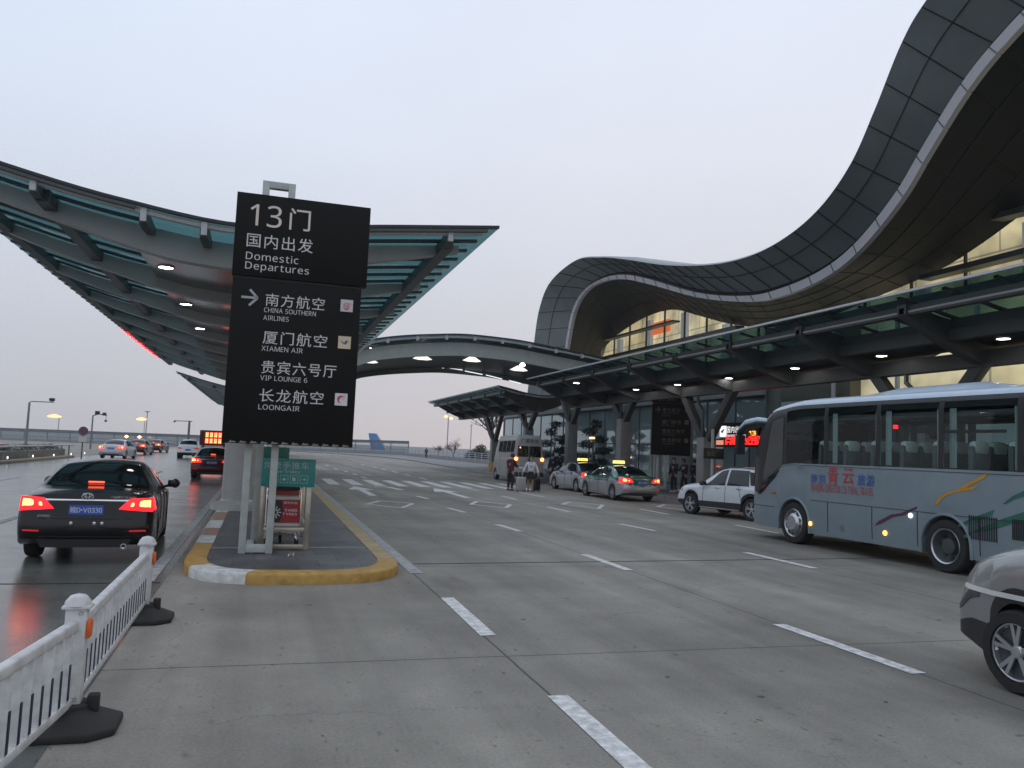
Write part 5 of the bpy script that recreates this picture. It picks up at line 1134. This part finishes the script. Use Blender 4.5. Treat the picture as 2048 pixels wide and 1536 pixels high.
# ---------------------------------------------------------------- coach
BUSB = M('coach_blue_grey', (.185, .235, .262), .34, var=.07, coat=.35, scale=2); BUSL = M('coach_roof_pale', (.46, .55, .64), .35, var=.06, coat=.3)
BGL = GLASS('coach_glass', (.60, .68, .67), .025, .01)
ZL0 = [(0, .40), (.3, .33), (8.6, .30), (9.2, .32)]
BUS = dict(L=9.25, zt=[(0, 3.2), (.1, 3.36), (.5, 3.44), (7.0, 3.46), (8.05, 3.36), (8.6, 3.14), (8.95, 2.80), (9.17, 2.3), (9.22, 1.8), (9.25, 1.5)], zb=[(0, 1.90), (7.2, 1.88), (7.75, 1.82), (8.15, 1.56), (8.5, 1.32), (8.78, 1.19), (9.0, 1.20), (9.25, 1.26)], w=[(0, 1.20), (.2, 1.225), (8.6, 1.225), (9.25, 1.15)],
           wb=[(0, 1.21), (8.8, 1.22), (9.25, 1.13)], wt=[(0, 1.10), (.4, 1.14), (7.6, 1.14), (8.4, 1.15), (9.25, 1.08)], zl=ZL0, wheels=(2.9, 7.3), R=.485, Ra=.56, rear=(.12, .04, 0), front=.26)
class Coach(Car):
    def ring(s, y):
        P = Car.ring(s, y); zb, zt, w, wt, wb = s.zb(y), s.zt(y), s.w(y), s.wt(y), s.wb(y)
        hr = min(.30, .42*(zt-zb)); P[6] = (wb*.985, (zb+zt-hr)/2); P[7] = (wt+.03, zt-hr); P[8] = (wt*.80, zt-hr*.22); return P
def coach():
    C = Coach(**BUS); t = thing('coach', 'blue grey coach with red and blue Chinese lettering and coloured swooshes on its side', 'bus', (13.34, 9.15, 0), R_(.6))
    panes = [(.25, 1.30), (1.40, 2.95), (3.05, 4.55), (4.65, 6.15), (6.25, 7.62)]
    K0, K1 = 5.10, 6.92; ex = [a for p in panes for a in p]
    def holes(y, k): return any(a < y < b for a, b in panes) and 5.0 < k < 7.0
    def cls(y, k, z):
        if k == 99: return 0
        if k > 7.25: return 1
        if k > 5.0: return 2
        return 2 if (y > 7.9 and k > 4.75) else 0
    mats = [BUSB, BUSL, BLK, SEAM]; b = C.body(mats, cls, holes, ex)
    for sg in (-1, 1):
        for y0, y1, z0, z1 in ((.02, 6.7, 1.06, 1.06), (8.0, 9.2, .80, .80), (2.15, 2.15, .4, 1.05), (3.55, 3.55, .4, 1.05), (4.75, 4.75, .4, 1.05), (6.1, 6.1, .4, 1.05), (1.1, 1.1, .4, 1.05), (.02, 8.3, 1.84, 1.84)):
            for i in range(20):
                p, q = [C.S(y0+(y1-y0)*a, C.ksolve(y0+(y1-y0)*a, z0+(z1-z0)*a), .003, sg) for a in (i/20, (i+1)/20)]; b.bar(p, q, .014, .008, 3)
    b.build('body', mats, t, smooth=40)
    for sg in (-1, 1):
        for a, c in panes:
            m = MB(); C.patch(m, (a-.02, a-.02), (c+.02, c+.02), 5.0, 7.0, sg=sg, off=.004); m.build('side_window', BGL, t, smooth=60)
        m = MB(); C.patch(m, (7.74, 7.74), (8.72, 8.15), 5.08, 6.75, sg=sg, off=.006); C.patch(m, (8.0, 7.74), (8.95, 8.72), 4.62, 5.08, sg=sg, off=.006); m.build('driver_window', CGLASS2, t, smooth=60)
        for a, c in zip([p[1] for p in panes[:-1]], [p[0] for p in panes[1:]]): m = MB(); C.patch(m, (a-.01, a-.01), (c+.01, c+.01), 5.0, 7.0, sg=sg, off=.012, nu=2); m.build('window_pillar', BLK, t, smooth=60)
        m = MB(); C.patch(m, (1.62, 1.62), (2.95, 2.95), 6.05, 6.14, sg=sg, off=.010); m.build('window_bar', BLK, t, smooth=60)
    m = MB()
    for sg in (-1, 1): C.patch(m, (8.28, 8.2), (9.18, 9.22), 7.05, 8.999, sg=sg, off=.006)
    m.build('windscreen', CGLASS, t, smooth=60)
    # inside: floor, seats with white headrest covers, curtains, luggage racks
    inn = MB().bx((-1.1, .2, 1.15), (1.1, 8.3, 1.22)); inn.build('floor', DSTEEL, t, smooth=None)
    SEATM = M('seat_cloth', (.14, .16, .16), .8, var=.2); HEAD = M('headrest_cover', (.70, .76, .74), .8, var=.08); CURT = M('curtain', (.40, .48, .47), .8, var=.15, scale=3, stretch=(1, 8, .2))
    for r in range(8):
        for x in (-.86, -.42, .42, .86):
            y = .85+r*.82; s = MB(); s.box((x, y+.22, 1.66), (.42, .44, .14)); s.box((x, y, 1.98), (.42, .13, .72)); s = s.build('seat', SEATM, t, bevel=.05)
            MB().box((x, y, 2.30), (.34, .17, .24)).build('headrest_cover', HEAD, s, bevel=.06)
    for sg in (-1, 1):
        for a, c in panes:
            for yy in (a+.07, c-.12 if a < 6 else a+.07):
                m = MB(); m.grid([[(sg*(1.10+.02*math.sin(j*2.2)), yy+j*.022-.08, z) for j in range(9)] for z in (1.92, 2.4, 3.02)]); m.build('curtain', CURT, t)
        MB().bx((sg*1.08, .4, 2.86), (sg*.65, 7.4, 2.98)).build('luggage_rack', DSTEEL, t, bevel=.03)
    sw = MB(); sw.lathe([(.20, -.012), (.225, 0), (.20, .012), (.19, 0), (.20, -.012)], (-.55, 7.75, 1.98), 20, axis='y'); sw.build('steering_wheel', BLK, t)
    for i, y in enumerate((2.2, 4.0, 5.4, 6.6)): MB().box((-.85, y, 2.84), (.1, .22, .03)).build('cabin_lamp', LETD, t)
    m = MB(); text(m, '14', (.2, 7.55, 2.62), (-1, .0, 0), (0, 0, 1), height=.1, depth=.004) if False else m.bx((-.2, 5.25, 2.72), (-.1, 5.28, 2.80)); m.build('cabin_clock', LEDR, t)
    for y in C.wheels:
        for sg in (-1, 1): wheel(t, sg*1.08, y, .485, .29, sg, 'bus_front' if y > 5 else 'bus_rear')
        for sg in (-1, 1):
            m = MB(); m.tube([C.S(y-C.Ra*1.03*math.cos(math.pi*j/20), max(2.0, C.ksolve(y-C.Ra*1.03*math.cos(math.pi*j/20), .485+C.Ra*1.03*math.sin(math.pi*j/20)) if 0 < j < 20 else 2.0), .008, sg) for j in range(21)], .032, 6)
            m.build('arch_trim', BUSB, t)
    # roof pod
    m = MB(); rr_ = [[(x*k, y, 3.40+h*(1-(abs(x))**2.2)) for x in [-1+j/6 for j in range(13)]] for y, k, h in ((2.2, .55, .0), (2.5, .72, .12), (3.0, .80, .20), (4.9, .80, .20), (5.6, .72, .12), (6.1, .6, .0))]; m.grid(rr_); m.build('roof_air_unit', BUSL, t)
    # writing and swooshes on both flanks
    o = t.location; blue, redm = M('lettering_blue', (.035, .10, .36), .5, var=.15), M('lettering_red', (.42, .035, .045), .5, var=.15)
    def sx_(y, z): return C.S(y, C.ksolve(y, z), 0, -1).x-.006
    def pt(px, py):
        v = PX(px, py, 12.115); return (v.y-o.y, v.z)
    def word(s, px0, py0, px1, py1, mat, nm='lettering', wt=.008):
        a, c = pt(px0, py1), pt(px1, py0); m = MB(); x = sx_((a[0]+c[0])/2, (a[1]+c[1])/2); text(m, s, (x, a[0], a[1]), (0, -1, 0), (0, 0, 1), height=abs(c[1]-a[1]), width=abs(a[0]-c[0]), depth=.004, weight=wt, gap=.13); m.build(nm, mat, t, smooth=None)
    word('南京', 1626, 949, 1655, 966, blue); word('青', 1660, 934, 1680, 969, redm); word('云', 1689, 938, 1711, 968, redm); word('旅游', 1718, 950, 1752, 971, blue); word('NANJING QINGYUN CULTURAL TRAVEL', 1627, 976, 1750, 985, redm, 'small_lettering', 0); word('13', 1497, 858, 1513, 870, LEDY, 'hidden') if False else None
    def swoosh(pix, mat):
        m = MB(); P = [pt(*p) for p in pix]; m.add([(sx_(y, z)-.001, y, z) for y, z in P], [tuple(range(len(P)))]); m.build('swoosh', mat, t, smooth=None)
    Y_ = M('swoosh_yellow', (.50, .24, .02), .45, var=.15); V_ = M('swoosh_purple', (.085, .025, .06), .5, var=.2); G_ = M('swoosh_green', (.02, .12, .085), .45, var=.2)
    swoosh([(1869, 1009), (1873, 1006), (1882, 991), (1900, 984), (1914, 980), (1940, 964), (1962, 953), (1975, 944), (1976, 947), (1970, 956), (1940, 972), (1922, 982), (1900, 989), (1886, 997), (1878, 1009)], Y_)
    swoosh([(1895, 986), (1914, 980), (1940, 975), (1958, 972), (1945, 980), (1915, 985), (1893, 991)], Y_)
    swoosh([(1752, 1052), (1760, 1042), (1785, 1029), (1805, 1026), (1838, 1012), (1835, 1018), (1810, 1031), (1790, 1034), (1768, 1046)], V_)
    swoosh([(2006, 1008), (2022, 994), (2060, 975), (2060, 990), (2030, 998), (2012, 1008)], G_); swoosh([(1915, 1050), (1945, 1036), (1990, 1019), (1984, 1032), (1950, 1046), (1918, 1054)], G_); swoosh([(1920, 1074), (1960, 1056), (2010, 1036), (2060, 1020), (2060, 1036), (2010, 1052), (1965, 1066), (1925, 1078)], G_)
    def vent(pix):
        a, c = pt(*pix[0]), pt(*pix[1]); m = MB(); n_ = 13
        for i in range(n_): y = a[0]+(c[0]-a[0])*i/(n_-1); m.box((sx_(y, a[1])-.002, y, (a[1]+c[1])/2), (.012, .016, abs(a[1]-c[1])))
        m.build('engine_vent', BLK, t, smooth=None)
    vent(((1940, 1030), (1994, 1085))); vent(((2026, 1038), (2070, 1085)))
    for px, py, mat in ((1625, 1047, AMB), (1773, 1066, AMB), (1824, 1031, WLITE)):
        a = pt(px, py); m = MB(); m.lathe([(.05, 0), (.045, -.02), (0, -.03)], (sx_(*a), a[0], a[1]), 12, axis='x'); m.build('side_marker', mat, t)
    a = pt(1552, 985); MB().box((sx_(*a), a[0], a[1]), (.03, .16, .06)).build('turn_repeater', M('amber_lens', (.35, .13, .02), .3, var=.05), t, bevel=.012)
    a = pt(1687, 1056); MB().lathe([(0, 0), (.07, 0), (.08, .02)], (sx_(*a), a[0], a[1]), 16, axis='x').build('fuel_cap', LETD, t)
    a = pt(1604, 936); m = MB(); text(m, 'SLK6972', (sx_(*a)-.001, a[0]+.1, a[1]-.02), (0, -1, 0), (0, 0, 1), height=.05, depth=.003); m.build('model_lettering', LETD, t, smooth=None)
    # mirror arms curving forward from the roof corners, with the route number shining through
    for sg in (-1, 1):
        m = MB(); m.tube([(sg*1.08, 8.45, 2.84), (sg*1.16, 8.8, 2.86), (sg*1.24, 9.2, 2.80), (sg*1.26, 9.5, 2.62), (sg*1.26, 9.58, 2.35)], [.10, .11, .10, .09, .06], 10); arm = m.build('mirror_arm', BLK, t)
        m = MB(); m.tube([(sg*1.10, 8.45, 2.90), (sg*1.18, 8.8, 2.93), (sg*1.26, 9.2, 2.87), (sg*1.29, 9.48, 2.70)], [.07, .085, .085, .05], 10); m.build('arm_cover', BUSL, arm)
        MB().box((sg*1.24, 9.52, 2.30), (.26, .14, .52)).build('mirror', BLK, arm, bevel=.04)
    MB().box((-1.03, 8.85, 1.72), (.02, .14, .2)).build('window_sticker', LETG, t)
coach()
# ================================================================ people
SKIN = M('skin', (.42, .27, .20), .55, var=.05); HAIR = M('hair_black', (.012, .011, .011), .5, var=.1)
def skin_mesh(name, pts, edges, radii, mat, parent, root, sub=1):
    me = bpy.data.meshes.new(name); me.from_pydata([tuple(p) for p in pts], edges, []); me.materials.append(mat)
    o = bpy.data.objects.new(name, me); COL.objects.link(o); md = o.modifiers.new('s', 'SKIN'); md.use_smooth_shade = True
    for i, d in enumerate(me.skin_vertices[0].data): d.radius = (radii[i], radii[i]) if not isinstance(radii[i], tuple) else radii[i]; d.use_root = (i == root)
    sb = o.modifiers.new('b', 'SUBSURF'); sb.levels = sb.render_levels = sub
    dg = bpy.context.evaluated_depsgraph_get(); m2 = bpy.data.meshes.new_from_object(o.evaluated_get(dg)); bpy.data.objects.remove(o)
    m2.name = name; m2.materials.clear(); m2.materials.append(mat); m2.shade_smooth()
    o = bpy.data.objects.new(name, m2); COL.objects.link(o); o.parent = parent; return o
def person(label, loc, rz, h=1.72, top=None, bottom=None, shoe=None, skirt=None, head_fwd=0, armL=None, armR=None, stride=0, coat=0, bag=None, group=None):
    """armL / armR: elbow and wrist offsets from the shoulder; facing local +y"""
    t = thing('person', label, 'person', loc, rz, group); k = h/1.72
    V = lambda x, y, z: Vector((x*k, y*k, z*k))
    armL = armL or ((-.05, .0, -.28), (-.06, .08, -.52)); armR = armR or ((.05, .0, -.28), (.06, .08, -.52))
    pel = V(0, 0, .93); ch = V(0, .01, 1.22); nk = V(0, .02, 1.45); hb = nk+V(0, .02+head_fwd*.3, .06); ht = hb+V(0, .02+head_fwd, .17)
    P = [pel, ch, nk, hb, hb+(ht-hb)*.55, ht]; R = [.125*k, .125*k, .055*k, .065*k, .088*k, .062*k]; E = [(0, 1), (1, 2), (2, 3), (3, 4), (4, 5)]; J = {}
    for nm, sg, arm in (('L', -1, armL), ('R', 1, armR)):
        sh = V(sg*.175, .0, 1.38); el = sh+V(*arm[0]); wr = sh+V(*arm[1]); st = stride*sg
        hp, kn, an, to = V(sg*.09, 0, .88), V(sg*.10, .02+st*.5, .48), V(sg*.10, st-.02, .08), V(sg*.11, st+.13, .035)
        i = len(P); P += [sh, el, wr]; R += [.055*k, .042*k, .030*k]; E += [(1, i), (i, i+1), (i+1, i+2)]
        d = (wr-el).normalized(); pm = wr+d*.07*k; j = len(P); P.append(pm); R.append(.034*k); E.append((i+2, j))
        side = Vector((0, 1, 0)) if abs(d.y) < .8 else Vector((0, 0, 1))
        for f in range(4):
            q = pm+side*(f-1.5)*.019*k+d*(.05+.008*[0, 1.5, 1, -1][f])*k; e2 = q+d*.03*k+Vector((-sg*.015, 0, 0))*k; a = len(P); P += [q, e2]; R += [.0085*k, .0075*k]; E += [(j, a), (a, a+1)]
        a = len(P); P.append(wr+d*.045*k+side*.045*k); R.append(.009*k); E.append((i+2, a))
        i = len(P); P += [hp, kn, an, to]; R += [.085*k, .056*k, .04*k, .036*k]; E += [(0, i), (i, i+1), (i+1, i+2), (i+2, i+3)]
        J[nm] = (sh, el, wr, hp, kn, an, to)
    skin_mesh('body', P, E, R, SKIN, t, 0)
    c = hb+(ht-hb)*.55
    hm = MB(); n = 14
    for i, (r, z) in enumerate(()): pass
    hm.lathe([(0, .125), (.05, .118), (.085, .085), (.103, .03), (.104, -.02), (.09, -.06)], (0, 0, 0), 16)
    hm.v = [(x*k+c.x, y*k*1.08+c.y-.018*k-(0.0), z*k+c.z+.012*k-max(0, y-.03)*.0) if y < .05 or z > .045 else (x*k*.96+c.x, .05*k+c.y-.018*k, max(z, .045)*k+c.z+.012*k) for x, y, z in hm.v]
    hm.build('hair', HAIR, t)
    f = MB(); f.box((c.x-.03*k, c.y+.082*k, c.z+.005*k), (.018*k, .012*k, .008*k)); f.box((c.x+.03*k, c.y+.082*k, c.z+.005*k), (.018*k, .012*k, .008*k)); f.box((c.x, c.y+.075*k, c.z-.05*k), (.04*k, .015*k, .008*k)); f.build('facial_features', M('eye_dark', (.05, .025, .02), .5, var=0) if 'eye_dark' not in MATS else MATS['eye_dark'], t)
    MB().box((c.x, c.y+.09*k, c.z-.018*k), (.022*k, .03*k, .035*k)).build('nose', SKIN, t, bevel=.006)
    # clothes follow the body
    low = V(0, 0, .86-coat); P = [low, V(0, 0, 1.02), V(0, .01, 1.24), V(0, .015, 1.41)]; R = [(.175*k, .125*k), (.165*k, .125*k), (.185*k, .135*k), (.085*k, .085*k)]; E = [(0, 1), (1, 2), (2, 3)]
    for nm in 'LR':
        sh, el, wr = J[nm][:3]; i = len(P); P += [sh, el, wr]; R += [.078*k, .062*k, .052*k]; E += [(2, i), (i, i+1), (i+1, i+2)]
    skin_mesh('jacket', P, E, R, top, t, 1)
    if skirt:
        m = MB(); m.lathe([(.135*k, .98*k), (.165*k, .86*k), (.19*k, skirt*k), (.17*k, skirt*k)], (0, 0, 0), 20); m.build('skirt', bottom, t)
    else:
        P = [V(0, 0, .95), V(0, 0, .86)]; R = [(.15*k, .11*k), (.15*k, .115*k)]; E = [(0, 1)]
        for nm in 'LR': hp, kn, an = J[nm][3:6]; i = len(P); P += [hp-V(0, 0, .06), kn, an+V(0, 0, .03)]; R += [.098*k, .074*k, .062*k]; E += [(1, i), (i, i+1), (i+1, i+2)]
        skin_mesh('trousers', P, E, R, bottom, t, 1)
    for nm in 'LR':
        an, to = J[nm][5:7]; m = MB(); m.grid([[(an.x+w*math.cos(a)*k, y*k+an.y, max(.0, hh*(.55+.45*math.sin(a)))*k) for a in [j*.628 for j in range(11)]] for y, w, hh in ((-.09, .02, .05), (-.08, .04, .10), (0, .045, .11), (.10, .05, .075), (.17, .045, .055), (.20, .02, .03))]); m.build('shoe', shoe or BLK, t)
    return t
def fab(n, c): return M(n, c, .85, var=.2, scale=9, bump=.15)
DARK = fab('cloth_black', (.016, .016, .018)); DNAVY = fab('cloth_navy', (.02, .024, .035)); BURG = fab('cloth_burgundy', (.075, .014, .024)); WHITEC = fab('cloth_white', (.58, .58, .60)); TIGHT = fab('tights_grey', (.14, .13, .12)); REDS = M('shoe_red', (.28, .06, .07), .6, var=.1)
a = G(1020, 981); b = G(1060, 983)
person('person in a burgundy jacket and dark trousers bending over a phone beside the white suitcase', (a.x, a.y, 0), R_(-50), 1.76, BURG, DARK, REDS, head_fwd=.09, armL=((-.04, .14, -.26), (.03, .34, -.20)), armR=((.05, .12, -.27), (.0, .34, -.22)), coat=.06)
person('person in a loose white top and short black skirt holding two suitcase handles', (b.x, b.y, 0), R_(165), 1.67, WHITEC, DARK, DARK, skirt=.60, armL=((-.13, .05, -.26), (-.20, .14, -.50)), armR=((.13, .04, -.26), (.22, .13, -.48)))
c = G(1096, 968); person('person in a long black coat standing at the kerb beside the navy taxi', (c.x-.3, c.y-1.5, 0), R_(15), 1.84, DARK, DNAVY, BLK, coat=.2, stride=.08)
d = G(848, 918); person('distant person in dark clothes walking on the far pavement', (24.3, 124, .147), R_(170), 1.66, DARK, DARK, BLK, stride=.14)
v = PX(1348, 985, 19.2); person('dark clothed person with a phone standing in shade by the pillar behind the white crossover', (G(1347, 985, .147).x, G(1347, 985, .147).y, .147), R_(120), 1.72, DARK, DARK, WHITEC, armL=((-.05, .10, -.26), (.02, .30, -.12)))
person('dark clothed person leaning forward between the standing phone user and the grey pillar', (20.6, PX(1368, 980, 20.6).y, .147), R_(100), 1.7, DNAVY, DARK, BLK, head_fwd=.05, armL=((-.05, .14, -.24), (-.02, .40, -.30)), armR=((.05, .14, -.24), (.02, .40, -.30)), stride=.1)
person('person in a grey coat walking beside the topiary tree behind the navy taxi', (17.9, 43.0, .147), R_(0), 1.70, fab('cloth_grey', (.06, .06, .065)), DARK, BLK, stride=.15)
person('dark clothed person facing the terminal doors, closest to the grey pillar on its left side', (21.0, PX(1387, 980, 21.0).y, .147), R_(-80), 1.68, DARK, DNAVY, BLK, stride=.05)
person('distant dark clothed person beside the front of the navy taxi, nearest the second pillar', (G(1118, 958, .147).x, G(1118, 958, .147).y, .147), R_(30), 1.7, DNAVY, DARK, BLK, stride=.1)
def suitcase(label, x, y, w, d, h, mat, rz=0, hh=.42):
    t = thing('suitcase', label, 'suitcase', (x, y, 0), rz)
    MB().box((0, 0, .06+h/2), (w, d, h)).build('shell', mat, t, bevel=.05, seg=3)
    for i in range(5): MB().box((-w*.36+i*w*.18, -d/2-.004, .06+h/2), (.02, .012, h*.8)).build('rib', mat, t, bevel=.005)
    m = MB()
    for sx_ in (-.1, .1): m.tube([(sx_, d*.3, h), (sx_, d*.3, h+.06+hh)], .011, 6)
    m.tube([(-.1, d*.3, h+.06+hh), (.1, d*.3, h+.06+hh)], .016, 6); m.build('handle', CHROME, t)
    for sx_ in (-1, 1):
        for sy in (-1, 1): MB().lathe([(0, -.015), (.03, -.015), (.03, .015), (0, .015)], (sx_*w*.38, sy*d*.32, .031), 10, axis='x').build('wheel', BLK, t)
s = G(1041, 983); suitcase('pale ribbed suitcase with its handle up, between the two travellers', s.x, s.y, .44, .27, .62, M('case_pale', (.38, .36, .36), .45, var=.06))
suitcase('black suitcase at the side of the person in the white top', b.x+.36, b.y+.15, .34, .24, .55, BLK, .2, .40)
# ================================================================ trees
LEAFD = M('leaf_dark', (.022, .038, .022), .7, var=.5, scale=6); LEAFB = M('bush_leaf', (.05, .058, .035), .7, var=.5, scale=5); BARK = M('bark', (.07, .055, .045), .85, var=.3); TWIG = M('twig_reddish', (.085, .055, .050), .85, var=.3)
def clump(m, c, r, n, s):
    for _ in range(n):
        while True:
            q = Vector((random.uniform(-1, 1), random.uniform(-1, 1), random.uniform(-1, 1)))
            if .25 < q.length < 1: break
        q *= random.uniform(.75, 1.08); p = Vector((c[0]+q.x*r[0], c[1]+q.y*r[1], c[2]+q.z*r[2])); u = Vector((random.gauss(0, 1), random.gauss(0, 1), random.gauss(0, .6))).normalized()*s*random.uniform(.6, 1.3); w = u.cross(Vector((random.gauss(0, 1), random.gauss(0, 1), random.gauss(0, 1)))).normalized()*s*.45
        m.add([p-u, p-w*.6, p+u, p+w], [(0, 1, 2, 3)])
def topiary(label, x, y, tiers, sc_=1.0, lean=.15):
    t = thing('topiary_tree', label, 'tree', (x, y, .146), 0, 'cloud pruned trees along the glass front'); H = tiers[-1][2]*sc_
    pts = [(0, 0, 0), (lean, .05, H*.3), (-lean*.6, -.05, H*.6), (lean*.3, 0, H)]; MB().tube(crv(pts, 5), [.11*(1-.8*i/15) for i in range(16)], 8).build('trunk', BARK, t)
    f = MB(); br = MB()
    for dx, dy, z, r, hz in tiers:
        clump(f, (dx*sc_, dy*sc_, z*sc_), (r*sc_, r*sc_*.9, hz*sc_), int(520*r), .10); br.tube([(0, 0, z*sc_-.25), (dx*sc_, dy*sc_, z*sc_-.05)], .03, 6)
    f.build('crown', LEAFD, t, smooth=None); br.build('limb', BARK, t)
    MB().lathe([(.55, 0), (.6, .35), (.5, .37), (0, .34)], (0, 0, 0), 16).build('pot', STONE, t)
TI = [(.55, 0, 1.1, .55, .25), (-.6, .1, 1.35, .6, .28), (.6, -.1, 1.75, .62, .27), (-.5, 0, 2.1, .55, .28), (.45, .1, 2.45, .55, .26), (-.25, 0, 2.85, .5, .3), (.1, 0, 3.3, .42, .34)]
q = PX(1187, 900, 21.0); topiary('large cloud pruned dark tree with a lamp glowing through it, behind the taxis', q.x, q.y, TI, 1.12)
l = PX(1184, 876, 20.2); t = thing('wall_lamp', 'warm orange lamp glowing beside the top of the large pruned tree', 'lamp', (l.x, l.y, 0)); MB().box((0, 0, l.z), (.08, .85, .14)).build('lamp_glow', SODC, t, bevel=.03); MB().tube([(.1, 0, .146), (.1, 0, l.z)], .04, 6).build('post', DSTEEL, t)
q = PX(1108, 890, 21.2); topiary('cloud pruned dark tree just right of the minibus', q.x, q.y, TI, 1.15, -.1)
q = PX(1131, 890, 22.5); topiary('smaller cloud pruned tree left of the second pillar', q.x, q.y, TI, .9, .1)
def bare(name, label, x, y, z, h, spread, mat, n=5, leaves=0):
    t = thing(name, label, 'tree', (x, y, z)); m = MB(); tips = []
    def grow(p, d, L, r, lv):
        q = p+d*L; mid = p+d*L*.5+Vector((random.uniform(-.06, .06), random.uniform(-.06, .06), 0))*L; m.tube([p, mid, q], [r, r*.8, r*.6], 5 if lv > 1 else 3); tips.append(q)
        if lv > 0:
            for _ in range(3 if lv < 3 else n): grow(q, (d+Vector((random.gauss(0, spread), random.gauss(0, spread), random.gauss(.1, .25)))).normalized(), L*random.uniform(.6, .85), r*.58, lv-1)
    grow(Vector((0, 0, 0)), Vector((0, 0, 1)), h*.28, h*.028, 4); m.build('trunk', mat, t)
    f = MB()
    for p in tips:
        for _ in range(leaves): a = p+Vector((random.gauss(0, .12), random.gauss(0, .12), random.gauss(0, .12)))*h*.5; u = Vector((random.gauss(0, 1), random.gauss(0, 1), random.gauss(0, 1))).normalized()*h*.03; f.add([a, a+u, a+u.cross(Vector((0, 0, 1)))*.6], [(0, 1, 2)])
    if leaves: f.build('crown', mat, t, smooth=None)
b1 = PX(876, 905, 30); bare('bare_shrub', 'small bare reddish shrub behind the white railing, left of the bigger one', b1.x, b1.y, -.3, 3.4, .55, TWIG, leaves=1)
b2 = PX(908, 905, 30); bare('bare_shrub', 'wider bare reddish shrub behind the white railing', b2.x, b2.y, -.3, 4.4, .75, TWIG, leaves=1)
b3 = PX(1058, 905, 27); bare('bare_tree', 'bare pale twigged tree rising behind the minibus', 26.0, 92, 0, 9.5, .5, M('twig_grey', (.13, .12, .12), .85, var=.2), leaves=0)
b4 = PX(957, 905, 29.5); t = thing('round_bush', 'dark rounded bush beside the first pillar of the far canopy', 'bush', (b4.x, b4.y, -.2)); f = MB()
for dx, dz, r in ((0, 1.3, 1.35), (-1.1, 1.0, 1.0), (1.2, 1.0, 1.1), (.3, 2.1, .9), (2.3, .9, .9)): clump(f, (dx, 0, dz), (r, r, r*.85), int(700*r), .13)
f.build('crown', LEAFB, t, smooth=None); MB().tube([(0, 0, -.2), (.1, 0, 1.2)], .12, 8).build('trunk', BARK, t)
# ================================================================ evening haze
hz = MB().bx((-75, -16, -1.1), (75, 345, 34)).build('haze', None or bpy.data.materials.new('haze_air'), smooth=None); hz['kind'] = 'stuff'
hm_ = hz.data.materials[0]; hm_.use_nodes = True; hn, hl = hm_.node_tree.nodes, hm_.node_tree.links
for q in list(hn):
    if q.type != 'OUTPUT_MATERIAL': hn.remove(q)
pvn = hn.new('ShaderNodeVolumePrincipled'); pvn.inputs['Color'].default_value = (.86, .87, .92, 1); pvn.inputs['Density'].default_value = .00045; pvn.inputs['Anisotropy'].default_value = .2
hl.new(pvn.outputs[0], [q for q in hn if q.type == 'OUTPUT_MATERIAL'][0].inputs['Volume'])
